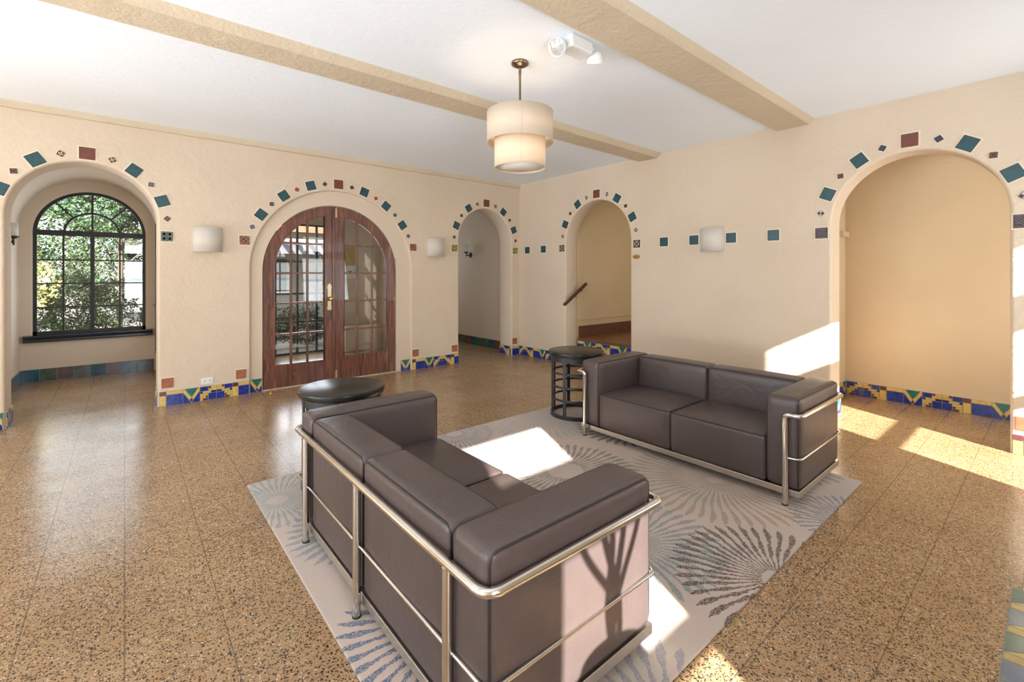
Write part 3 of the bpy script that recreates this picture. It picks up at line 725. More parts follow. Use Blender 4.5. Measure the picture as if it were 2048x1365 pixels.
# ---------------------------------------------------------------- accent tiles in the plaster
def rect(x0, x1, z0, z1): return [(x0, z0), (x1, z0), (x1, z1), (x0, z1)]
def disc(cx, cz, r, n=10): return [(cx+r*math.cos(2*PI*i/n), cz+r*math.sin(2*PI*i/n)) for i in range(n)]
_tm = {}
def accent_mesh(kind):
    if kind in _tm: return _tm[kind]
    big = {'teal': .112, 'red': .118, 'terra': .105}
    S = big.get(kind, .105 if kind.startswith('P') else .048); h = S/2
    m = MB(); m.prism(rect(-h*1.13-.004, h*1.13+.004, -h*1.13-.004, h*1.13+.004), -.002, .006, 'mortar')
    L = []; base = {'teal': 'tile_teal_edge', 'red': 'tile_red', 'terra': 'terracotta', 'floral': 'tile_dark', 'ring': 'tile_dark', 'cross': 'tile_brown',
        'slate': 'tile_slate', 'mauve': 'tile_mauve', 'orange': 'tile_orange', 'checker': 'tile_navy', 'navy': 'tile_navy', 'redfloral': 'tile_brown',
        'Pquatre': 'tile_greygreen', 'Pcheck': 'terracotta', 'Polive': 'tile_olive', 'Pchevron': 'tile_dark', 'Pmaze': 'tile_dark', 'starred': 'tile_brown'}[kind]
    if kind == 'teal': L.append((rect(-.9, .9, -.9, .9), 'tile_teal'))
    elif kind == 'red': L.append((rect(-.9, .9, -.9, .9), 'tile_red'))
    elif kind == 'terra': L.append((rect(-.92, .92, -.92, .92), 'terracotta'))
    elif kind in ('floral', 'redfloral'):
        c = 'tile_cream' if kind == 'floral' else 'tile_mauve'
        L += [(disc(a*.48, b*.48, .30), c) for a, b in ((0, 1), (0, -1), (1, 0), (-1, 0))]+[(disc(a*.7, b*.7, .16), 'tile_orange') for a, b in ((1, 1), (1, -1), (-1, 1), (-1, -1))]
    elif kind == 'ring': L += [(disc(0, 0, .5, 14), 'tile_cream'), (disc(0, 0, .26), 'tile_dark')]
    elif kind == 'cross': L += [(rect(-.75, -.15, -.75, -.15), 'tile_dark'), (rect(.15, .75, -.75, -.15), 'tile_olive'), (rect(-.75, -.15, .15, .75), 'tile_olive'), (rect(.15, .75, .15, .75), 'tile_dark')]
    elif kind == 'starred': L += [([(-.8, -.8), (0, -.2), (.8, -.8), (.2, 0), (.8, .8), (0, .2), (-.8, .8), (-.2, 0)], 'tile_dark'), (disc(0, .65, .18), 'tile_orange'), (disc(0, -.65, .18), 'tile_orange')]
    elif kind == 'slate': L += [(rect(-.7, .7, -.08, .08), 'tile_brown'), (rect(-.08, .08, -.7, .7), 'tile_brown')]
    elif kind == 'mauve': L += [(disc(a*.42, b*.42, .22), 'tile_slate') for a, b in ((1, 1), (1, -1), (-1, 1), (-1, -1))]
    elif kind == 'orange': L += [(disc(0, 0, .34), 'tile_brown'), (rect(-.85, -.5, -.85, -.5), 'tile_brown'), (rect(.5, .85, .5, .85), 'tile_brown')]
    elif kind == 'navy': L += [(rect(-.75, .75, -.75, .75), 'tile_navy'), (disc(0, 0, .25), 'tile_slate')]
    elif kind == 'checker': L += [(rect(-.85, -.05, -.85, -.05), 'tile_cream'), (rect(.05, .85, .05, .85), 'tile_cream')]
    elif kind == 'Pquatre':
        for a in (-1, 1):
            for b in (-1, 1): L += [(disc(a*.46, b*.46, .36, 14), 'tile_slate'), (disc(a*.46, b*.46, .22, 12), 'tile_greygreen'), (disc(a*.46, b*.46, .1, 8), 'tile_dark')]
        L += [(rect(-.05, .05, -.9, .9), 'tile_dark'), (rect(-.9, .9, -.05, .05), 'tile_dark')]
    elif kind == 'Pcheck':
        for i in range(4):
            for j in range(4):
                if (i+j) % 2: L.append((rect(-.92+i*.46+.02, -.92+(i+1)*.46-.02, -.92+j*.46+.02, -.92+(j+1)*.46-.02), 'tile_dark' if (i*j) % 3 else 'tile_slate'))
    elif kind == 'Polive':
        for k in (-1.1, -.45, .2, .85): L.append(([(max(-.9, k-.1)-0, .9) if 0 else (-.9+max(0, k+.9-.9)*0, 0), ], '')) if 0 else None
        for k in (-.8, 0, .8):
            p = [(-.95-k, .95), (-.70-k, .95), (.95-k, -.70), (.95-k, -.95)]
            q = clip([(-.92-k, .92), (-.62-k, .92), (.92-k, -.62), (.92-k, -.92), (.80-k, -.92)], -.92, .92)
            if len(q) > 2: L.append((q, 'tile_olive_light'))
    elif kind == 'Pchevron':
        for a in range(4):
            ca, sa = math.cos(a*PI/2), math.sin(a*PI/2)
            P = [(-.52, .82), (-.30, .82), (0, .46), (.30, .82), (.52, .82), (0, .20)]
            for half in ([P[0], P[1], P[2], P[5]], [P[5], P[2], P[3], P[4]]): L.append(([(x_*ca-z_*sa, x_*sa+z_*ca) for x_, z_ in half], 'tile_cream'))
    elif kind == 'Pmaze':
        for k in (-.6, -.2, .2, .6):
            L.append((clip([(k-.75, .8), (k-.63, .8), (k+.75-.0, -.6), (k+.63, -.6)], -.85, .85), 'tile_cream' if 0 else 'tile_mauve'))
        L += [(rect(-.85, .85, -.85, -.75), 'tile_mauve'), (rect(-.85, .85, .82, .9), 'tile_mauve'), (rect(.1, .8, .5, .6), 'tile_mauve'), (rect(-.8, -.2, -.3, -.2), 'tile_mauve')]
    m.prism(rect(-h, h, -h, h), -.007, -.001, base)
    for p, c in L:
        if len(p) < 3: continue
        q = [(a*h, b*h) for a, b in p]; ar = sum(q[i][0]*q[(i+1) % len(q)][1]-q[(i+1) % len(q)][0]*q[i][1] for i in range(len(q)))
        if ar < 0: q = q[::-1]
        m.add([(a, -.0082, b) for a, b in q]+[(a, -.007, b) for a, b in q], [tuple(range(len(q)))]+[(i, len(q)+i, len(q)+(i+1) % len(q), (i+1) % len(q)) for i in range(len(q))], c)
    _tm[kind] = m.mesh('accent_tile'); return _tm[kind]
def accent(kind, wall, s, z, phi, label, group):
    o = bpy.data.objects.new('accent_tile', accent_mesh(kind)); C.objects.link(o)
    if wall == 'A': o.location = (s, YA, z); o.rotation_euler = (0, phi, 0)
    else: o.location = (XB, s, z); o.rotation_euler = (0, phi, -PI/2)
    o['label'] = label; o['category'] = 'wall tile'; o['group'] = group
KD = {'teal': 'large teal square tile', 'red': 'red square tile', 'floral': 'small cream floral tile', 'ring': 'small dark ring tile', 'cross': 'small brown and olive tile',
      'starred': 'small dark star tile', 'slate': 'small slate grey tile', 'mauve': 'small mauve grey tile', 'orange': 'small rust orange tile', 'checker': 'small cream and navy tile',
      'navy': 'small navy tile', 'redfloral': 'small mauve floral tile', 'Pquatre': 'grey green four-flower tile', 'Pcheck': 'terracotta and black checkered tile',
      'Polive': 'olive tile with diagonal stripes', 'Pchevron': 'dark tile with pale chevrons', 'Pmaze': 'dark brown maze-pattern tile'}
def ring(wall, c, cz, r, step, seq, pd, pz, where, group, skip=()):
    accent('red', wall, c, cz+r+.005, 0, 'red square tile at the crown of %s' % where, group)
    for side in (-1, 1):
        lr = 'left' if side < 0 else 'right'; n = 0
        for k, kd in enumerate(seq):
            if (side, k) in skip: continue
            kind = kd[0 if side < 0 else 1] if isinstance(kd, tuple) else kd
            if kind.startswith('P'):
                ds, z, phi = side*pd, pz, 0
                lab = '%s at the %s foot of %s' % (KD[kind], lr, where)
            else:
                a = side*step*(k+1); ds, z = r*math.sin(R(a)), cz+r*math.cos(R(a)); phi = R(a)+(0 if kind == 'teal' else PI/4)
                lab = '%s, %s down the %s side of %s' % (KD[kind], ['first', 'second', 'third', 'fourth', 'fifth', 'sixth', 'seventh', 'eighth'][k], lr, where)
            s = c+ds if wall == 'A' else c-ds
            accent(kind, wall, s, z, phi, lab, group)
ring('A', -.28, 1.955, .63, 17.2, ['floral', 'teal', ('starred', 'mauve'), 'teal', 'redfloral', 'Pquatre'], .627, 1.81, 'the window arch', 'tiles round the window arch', skip=((-1, 4), (-1, 5)))
ring('A', 2.165, 1.46, 1.13, 9.05, ['cross', 'teal', 'orange', 'teal', 'slate', 'teal', 'mauve', 'Pcheck'], 1.09, 1.805, 'the double-door arch', 'tiles round the double doors')
ring('A', 4.605, 1.95, .635, 17.2, ['ring', 'teal', 'cross', 'teal', 'redfloral', 'Polive'], .627, 1.82, 'the narrow passage arch', 'tiles round the passage arch')
ring('B', 4.403, 1.895, .695, 16.1, ['checker', 'teal', 'starred', 'teal', 'floral', 'Pchevron'], .70, 1.822, 'the stair arch', 'tiles round the stair arch')
ring('B', .860, 1.90, .69, 16.1, ['navy', 'teal', 'starred', 'teal', 'checker', 'Pmaze'], .675, 1.817, 'the large right arch', 'tiles round the large right arch')
for s, l in ((5.925, 'teal square tile nearest the room corner, left of the stair arch'), (5.527, 'teal square tile between the corner tile and the stair arch'),
             (3.292, 'teal square tile right of the stair arch, alone left of the lamp pair'), (2.883, 'teal square tile touching the left of the right-wall sconce'),
             (2.433, 'teal square tile just right of the right-wall sconce'), (1.981, 'teal square tile midway between the sconce and the large right arch')):
    accent('teal', 'B', s, 1.825, 0, l, 'teal tiles in a row along the right wall')
for s, l in ((.352, 'terracotta tile above the patterned baseboard beside the window arch'), (1.039, 'terracotta tile above the baseboard left of the double doors'),
             (3.296, 'terracotta tile above the baseboard right of the double doors'), (3.978, 'terracotta tile low beside the left edge of the passage arch'),
             (5.222, 'terracotta tile low between the passage arch and the corner')):
    accent('terra', 'A', s, .243, 0, l, 'terracotta tiles above the baseboard')
accent('terra', 'B', .175, .243, 0, 'terracotta tile low on the right pier of the large arch', 'terracotta tiles above the baseboard')

# ---------------------------------------------------------------- glazed double doors
def slab(mb, xs, zb, zt, y0, y1, m):
    n = len(xs); V = []
    for x in xs: V += [(x, y0, zb(x)), (x, y0, zt(x)), (x, y1, zb(x)), (x, y1, zt(x))]
    F = []
    for i in range(n-1):
        a, b = i*4, i*4+4
        F += [(a, b, b+1, a+1), (a+2, a+3, b+3, b+2), (a+1, b+1, b+3, a+3), (a, a+2, b+2, b)]
    F += [(0, 1, 3, 2), ((n-1)*4, (n-1)*4+2, (n-1)*4+3, (n-1)*4+1)]
    mb.add(V, F, m)
DY = YA+.045; DT = .045
def zo(x): return DS+math.sqrt(max(0, (DR-.012)**2-(x-DC)**2))
def zi(x): return DS+math.sqrt(max(0, .735**2-(x-DC)**2))
def leaf(idx, x0, x1, g0, g1, mun, zrow, zb_):
    f = MB(); lin = lambda a, b, n: [a+(b-a)*i/n for i in range(n+1)]
    y0, y1 = DY, DY+DT
    if x0 < 1.5: out = [DC-(DR-.012)*math.cos(q) for q in [R(90)*i/40 for i in range(41)]]; xo = [x for x in out if x0 <= x <= g0]+[g0]; xo = sorted(set([x0]+xo))
    else: out = [DC+(DR-.012)*math.cos(q) for q in [R(90)*i/40 for i in range(41)]]; xo = sorted(set([g1]+[x for x in out if g1 <= x <= x1]+[x1]))
    z00 = lambda x: .012
    if x0 < 1.5: slab(f, xo, z00, zo, y0, y1, 'door_wood'); slab(f, lin(g1, x1, 4), z00, zo, y0, y1, 'door_wood')
    else: slab(f, xo, z00, zo, y0, y1, 'door_wood'); slab(f, lin(x0, g0, 4), z00, zo, y0, y1, 'door_wood')
    gx = lin(g0, g1, 30)
    if x0 < 1.5: gx = [g0+(g1-g0)*(i/30)**1.6 for i in range(31)]
    else: gx = [g1-(g1-g0)*(1-i/30)**1.6 for i in range(31)]
    slab(f, gx, zi, zo, y0, y1, 'door_wood'); slab(f, lin(g0, g1, 2), z00, lambda x: zb_, y0, y1, 'door_wood')
    # thin sticking round the glass
    a0, a1 = (g0, g1)
    loop = [(g0, y0+.004, zb_), (g0, y0+.004, zi(g0))]+[(x, y0+.004, zi(x)) for x in gx[1:-1]]+[(g1, y0+.004, zi(g1)), (g1, y0+.004, zb_)]
    o = f.build('door_%d' % idx, kind='structure')
    k = MB(); k.tube(loop, .007, 'door_wood', 6, closed=True); k.build('glazing_bead', o)
    q = MB()
    for x in mun: q.box(x-.011, x+.011, y0+.004, y1-.004, zb_, zi(x)+.004, 'door_wood')
    for z in zrow:
        lo, hi = g0, g1
        if z > DS:
            e = math.sqrt(max(0, .735**2-(z-DS)**2))
            lo = max(g0, DC-e-.004); hi = min(g1, DC+e+.004)
        q.box(lo, hi, y0+.006, y1-.006, z-.011, z+.011, 'door_wood')
    q.build('glazing_bars', o)
    p = MB(); n = len(gx); V = []
    for x in gx: V += [(x, (y0+y1)/2, zb_), (x, (y0+y1)/2, zi(x))]
    p.add(V, [(2*i, 2*i+2, 2*i+3, 2*i+1) for i in range(n-1)], 'glass'); p.build('pane', o)
    return o
ROWS = [.662, 1.045, 1.423, 1.795]
d1 = leaf(1, DC-DR+.012, 2.112, 1.405, 1.998, (1.597, 1.793), ROWS, .29)
d2 = leaf(2, 2.116, DC+DR-.012, 2.258, 2.862, (2.44, 2.65), ROWS, .31)
m = MB(); m.box(2.098, 2.132, DY-.016, DY, .012, zo(2.115)-.01, 'door_wood', .005); m.build('astragal', d2)
m = MB(); P = [(-.028, -.125), (.028, -.125), (.038, -.10), (.028, -.085), (.028, .085), (.038, .10), (.028, .125), (0, .145), (-.028, .125), (-.038, .10), (-.028, .085), (-.028, -.085), (-.038, -.10)]
P = [(2.062+a*.8, 1.10+b*1.3) for a, b in P]; m.prism(P, DY-.006, DY+.001, 'aged_brass'); m.build('escutcheon', d1)
m = MB(); kp = [(0, 0), (.012, 0), (.012, .03), (.02, .036), (.029, .048), (.030, .058), (.024, .068), (.0, .072)]
V0 = MB(); V0.lathe(kp, 'brass', 24); m.add([(2.075+x, DY-.004-z, 1.085+y) for x, y, z in V0.v], V0.f, 'brass', True); m.build('knob', d1)
for dd, cx, cz in ((d1, 1.63, .15), (d2, 2.66, .17)):
    m = MB(); m.tube([(cx-.012, DY-.01, cz+.022), (cx+.010, DY-.012, cz+.012), (cx-.008, DY-.012, cz-.008), (cx+.012, DY-.01, cz-.022)], .005, 'aged_brass', 8); m.build('hook', dd)
for cz0, cz1 in ((2.16, 2.28), (.03, .13)):
    m = MB(); m.box(2.135, 2.165, DY-.004, DY+.001, cz0, cz1, 'aged_brass'); m.tube([(2.15, DY-.010, cz0+.005), (2.15, DY-.010, cz1+.01)], .006, 'brass', 8); m.build('slide_bolt', d2)
for cz in (.35, 1.05, 1.6):
    m = MB(); m.tube([(DC+DR-.014, DY-.004, cz-.045), (DC+DR-.014, DY-.004, cz+.045)], .007, 'bronze', 8); m.build('hinge', d2)
m = MB(); m.box(DC-DR, DC+DR, YA+.02, YA+.32, 0, .011, 'threshold_stone'); m.build('trim_4', kind='structure')
t = empty('door_stop', (1.315, 5.97, 0), label='small brass door stop on the floor at the foot of the left door', category='door stop')
m = MB(); m.lathe([(0, 0), (.022, 0), (.02, .006), (.007, .012), (.006, .035), (0, .035)], 'brass', 20); m.build('post', t)
m = MB(); m.tube([(-.022, 0, .042), (.022, 0, .042)], .009, 'brass', 12); m.build('hook', t)

# ---------------------------------------------------------------- arched window in the bay
wc, wr, wsp, wz = WO; y0, y1 = YW+.035, YW+.075
m = MB()
def ringbar(r_, wd, a0=0, a1=PI, m_='black_iron', n=36):
    V = []; 
    for i in range(n+1):
        a = a0+(a1-a0)*i/n
        for rr in (r_-wd/2, r_+wd/2):
            for y in (y0, y1): V.append((wc-rr*math.cos(a), y, wsp+rr*math.sin(a)))
    F = []
    for i in range(n):
        a, b = 4*i, 4*i+4
        F += [(a, b, b+2, a+2), (a+1, a+3, b+3, b+1), (a, a+1, b+1, b), (a+2, b+2, b+3, a+3)]
    m.add(V, F, m_)
ringbar(wr-.018, .036)
m.box(wc-wr, wc-wr+.036, y0, y1, wz, wsp, 'black_iron'); m.box(wc+wr-.036, wc+wr, y0, y1, wz, wsp, 'black_iron')
m.box(wc-wr, wc+wr, y0, y1, wz, wz+.045, 'black_iron'); m.box(wc-wr, wc+wr, y0-.01, y1, wsp-.035, wsp+.035, 'black_iron')
win = m.build('window_1', kind='structure')
m = MB(); ringbar(.285, .022)
for a in (48, 90, 132):
    ca, sa = math.cos(R(a)), math.sin(R(a)); r0 = .285 if a != 90 else 0
    n_ = Vector((sa, 0, ca))*.010
    p = Vector((wc-ca*r0, 0, wsp+sa*r0)); q = Vector((wc-ca*(wr-.03), 0, wsp+sa*(wr-.03)))
    pn = Vector((-sa, 0, -ca))*.010
    pts = [(p+pn), (q+pn), (q-pn), (p-pn)]; m.prism([(v.x, v.z) for v in pts], y0+.005, y1-.005, 'black_iron')
m.box(wc-.022, wc+.022, y0-.004, y1, wz, wsp, 'black_iron')
for x in (wc-.29, wc+.29): m.box(x-.010, x+.010, y0+.004, y1-.004, wz, wsp, 'black_iron')
for z in (.965, 1.283, 1.60): m.box(wc-wr+.02, wc+wr-.02, y0+.006, y1-.006, z-.009, z+.009, 'black_iron')
m.build('glazing_bars', win)
m = MB(); pts = arch_path(wc, wr-.01, wsp, wz); m.add([(a, (y0+y1)/2, z) for a, z in pts], [tuple(range(len(pts)))], 'glass'); m.build('pane', win)
m = MB()
m.tube(round_path([(wc-.02, y0-.01, 1.29), (wc-.05, y0-.05, 1.28), (wc-.11, y0-.07, 1.23), (wc-.14, y0-.07, 1.21)], .02), .006, 'black_iron', 8); m.build('latch_handle', win)
m = MB(); a, b = -1.0, .315
m.prism([(0, 0)], 0, 0, 'navy_sill') if 0 else None
prof = [(0, .0), (-.045, .0), (-.050, .012), (-.050, .035), (-.068, .055), (-.075, .075), (-.075, .088), (0, .092), (.05, .094)]
V = [(x, YW+py, .518+pz) for x in (a, b) for py, pz in prof]; n = len(prof)
m.add(V, [(i, i+1, n+i+1, n+i) for i in range(n-1)]+[tuple(range(n)), tuple(range(2*n-1, n-1, -1))], 'navy_sill'); m.build('window_sill', win)
t = MB(); t.tube(round_path([(.325, YW, .965), (.325, YW-.03, .965), (.34, YW-.05, .96), (.335, YW-.05, .93)], .012), .006, 'aged_brass', 8); t.lathe([(0, 0), (.014, 0), (.014, .006), (0, .006)], 'aged_brass', 12, c=(.325, YW-.006, .965))
t.build('brass_hook', label='small brass hook on the bay wall right of the arched window', category='hook')

# garden doors behind the vestibule
m = MB(); y0, y1 = 8.67, 8.72
for x in (1.97, 2.325, 2.655, 2.97): m.box(x, x+.03, y0, y1, 0, 2.3, 'black_iron')
for z in (0.0, .55, 1.05, 1.62, 2.27): m.box(2.0, 2.97, y0+.005, y1-.005, z, z+.03, 'black_iron')
o = m.build('door_3', kind='structure')
m = MB(); m.quad((1.98, 8.695, 0), (2.99, 8.695, 0), (2.99, 8.695, 2.28), (1.98, 8.695, 2.28), 'glass'); m.build('pane', o)
m = MB(); m.box(3.16, 3.36, 8.63, 8.648, 1.60, 1.92, 'paper_orange', .003); m.box(3.18, 3.34, 8.628, 8.632, 1.62, 1.90, 'inlay_gold'); m.build('framed_notice', label='orange framed notice on the vestibule wall seen through the right door', category='notice')
m = MB(); m.box(3.17, 3.38, 8.635, 8.648, 1.33, 1.57, 'paper_white'); m.box(3.24, 3.29, 8.633, 8.636, 1.42, 1.47, 'tile_slate'); m.build('paper_notice', label='white paper notice below the orange one seen through the right door', category='notice')
m = MB(); m.box(1.05, 1.9, 8.60, 8.648, 0, .16, 'tile_brown'); m.build('baseboard_vestibule', kind='structure')

# ---------------------------------------------------------------- sofas
def make_sofa():
    t = empty('leather_sofa', (0, 0, 0))
    HR = .545; LY = .875; XF = .815; TR = .0145
    # base frame: steel angle all round
    f = MB(); a0, a1, b = .02, .785, .857
    f.box(a0, a1, -b, -b+.03, .05, .088, 'steel_strip', .002); f.box(a0, a1, b-.03, b, .05, .088, 'steel_strip', .002)
    f.box(a1-.03, a1, -b+.03, b-.03, .05, .088, 'steel_strip', .002); f.box(a0, a0+.03, -b+.03, b-.03, .05, .088, 'steel_strip', .002)
    f.box(a0+.03, a1-.03, -b+.03, b-.03, .075, .085, 'leather_seam')
    f.build('base_frame', t)
    f = MB()
    pts = [(XF, -.79, HR-.05), (XF, -.79, HR), (XF, -LY, HR), (0, -LY, HR), (0, LY, HR), (XF, LY, HR), (XF, .79, HR), (XF, .79, HR-.05)]
    P = [Vector(p) for p in pts]
    path = [P[0]]+round_path([P[0], P[1], P[2]], .035)[1:-1]+round_path([P[1], P[2], P[3]], .035)[1:-1]+round_path([P[2], P[3], P[4]], .055, 8)[1:-1]
    path += round_path([P[3], P[4], P[5]], .055, 8)[1:-1]+round_path([P[4], P[5], P[6]], .035)[1:-1]+round_path([P[5], P[6], P[7]], .035)[1:-1]+[P[7]]
    f.tube(path, TR, 'chrome', 16); f.build('top_rail', t)
    f = MB(); zl = .283; q = .866
    lp = [(XF-.01, -.79, zl), (.79, -q, zl), (0.012, -q, zl), (.012, q, zl), (.79, q, zl), (XF-.01, .79, zl)]
    L_ = [Vector(lp[0])]
    for i in range(1, 5): L_ += round_path([lp[i-1], lp[i], lp[i+1]], .03)[1:-1]
    f.tube(L_+[Vector(lp[5])], .0068, 'chrome', 10); f.build('lower_rail', t)
    for (x, y, top) in ((XF, -.79, HR-.049), (XF, .79, HR-.049), (0, -.685, HR-.008), (0, 0, HR-.008), (0, .685, HR-.008)):
        f = MB(); f.tube([(x, y, .006), (x, y, top)], .0158, 'chrome', 16); l = f.build('leg', t)
        f = MB(); f.lathe([(0, 0), (.0175, 0), (.0175, .008), (0, .008)], 'rubber', 16, c=(x, y, 0)); f.build('foot_cap', l)
    # cushions
    def pinch(sgn, ax):
        def fn(o):
            z = o.z+.365
            g = math.exp(-((z-HR)/.02)**2)*.006+math.exp(-((z-.283)/.012)**2)*.004
            o[ax] -= sgn*g if sgn*o[ax] > .05 else 0
            return o
        return fn
    for s in (-1, 1):
        f = MB(); h = (.380, .0955, .2765); c = (.402, s*.760, .3645); r = .032
        cushion(f, h, c, r, 'leather', (.006, .010, .008), fn=pinch(s, 1)); a = f.build('armrest', t)
        f = MB(); piping(f, h, c, r, 1, 1); piping(f, h, c, r, 1, -1); f.build('piping', a)
    for s in (-1, 1):
        f = MB(); h = (.098, .3315, .2745); c = (.121, s*.3325, .3625); r = .03
        def lean(o): 
            g = math.exp(-((o.z+.3625-HR)/.02)**2)*.005
            if o.x < -.06: o.x += g
            if o.x > 0: o.x += .02*(1-(o.z+.27)/.54)
            return o
        cushion(f, h, c, r, 'leather', (.008, .004, .006), fn=lean); a = f.build('backrest', t)
        f = MB(); piping(f, h, c, r, 0, -1)
        piping(f, (h[0]-.0, h[1], h[2]), c, r, 0, 1); f.build('piping', a)
    for s in (-1, 1):
        f = MB(); h = (.277, .3315, .143); c = (.505, s*.3325, .231); r = .024
        cushion(f, h, c, r, 'leather', (.006, .003, .028)); a = f.build('seat_cushion', t)
        f = MB(); piping(f, h, c, r, 2, 1); f.build('piping', a)
    return t
RZ = .0135
s1 = make_sofa(); s1.location = (.72, 1.835, RZ)
s1['label'] = 'brown leather sofa in the foreground seen from behind, chrome tube frame'; s1['category'] = 'sofa'; s1['group'] = 'brown leather sofas on the rug'
s2 = copy_tree(s1); s2.location = (3.862, 1.858, RZ); s2.rotation_euler = (0, 0, PI)
s2['label'] = 'brown leather sofa facing the camera beside the right wall, chrome tube frame'

# ---------------------------------------------------------------- drum side tables
def make_table():
    t = empty('drum_side_table', (0, 0, 0)); H = .637
    f = MB(); f.lathe([(0, H-.046), (.262, H-.046), (.270, H-.042), (.274, H-.036), (.274, H-.008), (.271, H-.002), (.266, H), (0, H)], 'black_lacquer', 72); f.build('tabletop', t)
    f = MB(); f.lathe([(.235, H-.046), (.250, H-.046), (.250, H-.095), (.235, H-.095), (.235, H-.046)], 'dark_metal', 64, smooth=False); f.build('apron', t)
    for z0, z1 in ((.0, .035),): f = MB(); f.lathe([(.236, z0), (.256, z0), (.256, z1), (.236, z1), (.236, z0)], 'dark_metal', 64, smooth=False); f.build('base_ring', t)
    for z in (.165, .29, .42):
        f = MB(); f.lathe([(.234, z), (.243, z), (.243, z+.020), (.234, z+.020), (.234, z)], 'dark_metal', 64, smooth=False); f.build('hoop', t)
    for i in range(8):
        a = 2*PI*(i+.35)/8; f = MB(); f.box(.243, .252, -.0165, .0165, .03, H-.06, 'dark_metal', .001)
        f.v = [(x*math.cos(a)-y*math.sin(a), x*math.sin(a)+y*math.cos(a), z) for x, y, z in f.v]; f.build('upright', t)
    return t
t1 = make_table(); t1.location = (3.45, 3.11, RZ)
t1['label'] = 'dark metal drum table with open hoop sides beside the left end of far sofa'; t1['category'] = 'side table'; t1['group'] = 'dark drum side tables'
t2 = copy_tree(t1, label='round black drum table behind the foreground sofa, in front of the double doors'); t2.location = (1.125, 3.115, RZ); t2.rotation_euler = (0, 0, .5)

# rug
m = MB(); cushion(m, (1.587, 1.298, .0065), (0, 0, .0065), .004, 'rug_wool', nn=6); o = m.build('area_rug', label='pale beige rug with blue, grey and brown starburst strokes under the sofas', category='rug'); o.location = (2.205, 2.155, 0)

# ---------------------------------------------------------------- pendant lamp
t = empty('pendant_lamp', (2.25, 2.585, ZC), label='two-tier cream drum pendant lamp hanging on a bronze rod between the ceiling beams', category='pendant lamp')
m = MB(); m.lathe([(0, 0), (.062, 0), (.066, -.012), (.060, -.022), (.03, -.034), (.013, -.042), (0, -.042)], 'bronze', 40); m.build('canopy', t)
m = MB(); m.tube([(0, 0, -.04), (0, 0, -.40)], .0085, 'bronze', 14); m.tube([(0, 0, -.055), (0, 0, -.09)], .011, 'bronze', 14); m.tube([(0, 0, -.38), (0, 0, -.74)], .0065, 'bronze', 12); m.build('rod', t)
m = MB(); a, b = -.375, -.600
m.lathe([(.243, b), (.246, b), (.246, a), (.243, a), (.243, b)], 'linen', 80)
o = m.build('outer_shade', t)
m = MB(); m.box(.2462, .2475, -.0009, .0009, b, a, 'tile_cream'); ang = R(232); m.v = [(x*math.cos(ang)-y*math.sin(ang), x*math.sin(ang)+y*math.cos(ang), z) for x, y, z in m.v]; m.build('seam', o)
m = MB()
for k in range(3):
    aa = k*2*PI/3; m.tube([(0, 0, a-.02), (.243*math.cos(aa), .243*math.sin(aa), a-.02)], .003, 'bronze', 6)
m.build('shade_spider', t)
m = MB(); a2, b2 = -.56, -.785
m.lathe([(.187, b2), (.190, b2), (.190, a2), (.187, a2), (.187, b2)], 'linen', 80); m.tube([(.188*math.cos(2*PI*i/64), .188*math.sin(2*PI*i/64), b2) for i in range(64)], .004, 'linen', 6, closed=True); o = m.build('inner_shade', t)
m = MB(); m.box(.1902, .1915, -.0009, .0009, b2, a2, 'tile_cream'); m.v = [(x*math.cos(ang)-y*math.sin(ang), x*math.sin(ang)+y*math.cos(ang), z) for x, y, z in m.v]; m.build('seam', o)
m = MB(); m.lathe([(0, b2+.01), (.186, b2+.01), (.186, b2+.013), (0, b2+.013)], 'frosted_glass', 48); m.build('diffuser', t)
for dx, dy, dz in ((.07, 0, -.66), (-.035, .06, -.66), (-.035, -.06, -.66)):
    l = bpy.data.lights.new('bulb', 'POINT'); l.energy = 1.3; l.color = (1.0, .80, .58); l.shadow_soft_size = .03
    lo = bpy.data.objects.new('bulb_light', l); C.objects.link(lo); lo.parent = t; lo.location = (dx, dy, dz)

# emergency light
t = empty('emergency_light', (2.33, 2.10, ZC), label='white twin-head emergency light fixed to the ceiling beside the near beam', category='emergency light')
m = MB(); m.box(-.105, .105, -.062, .062, -.085, 0, 'white_plastic', .012); m.build('housing', t)
for cx, cy, dirv in ((-.14, .03, (-.75, -.25, -.45)), (.175, -.02, (.35, .35, -.85))):
    d = Vector(dirv).normalized(); q = d.to_track_quat('Z', 'Y').to_matrix()
    def tr(mb_):
        mb_.v = [tuple(q @ Vector(v)+Vector((cx, cy, -.075))) for v in mb_.v]; return mb_
    m = MB(); m.lathe([(0, -.05), (.025, -.048), (.045, -.03), (.056, 0), (.060, .022), (.060, .03), (.054, .03), (.052, .02), (0, .012)], 'white_plastic', 36); h_ = tr(m).build('lamp_head', t)
    m = MB(); m.lathe([(0, .034), (.03, .032), (.053, .026)], 'lens_glass', 36)
    for k in range(-4, 5): m.tube([(k*.011, -math.sqrt(.05**2-(k*.011)**2), .028), (k*.011, math.sqrt(.05**2-(k*.011)**2), .028)], .0025, 'chrome', 6)
    tr(m).build('lens', h_)
    m = MB(); m.tube([(cx*.55, cy*.6, -.02), (cx*.85, cy*.9, -.02), (cx, cy, -.045)], .012, 'white_plastic', 10); m.build('arm', t)

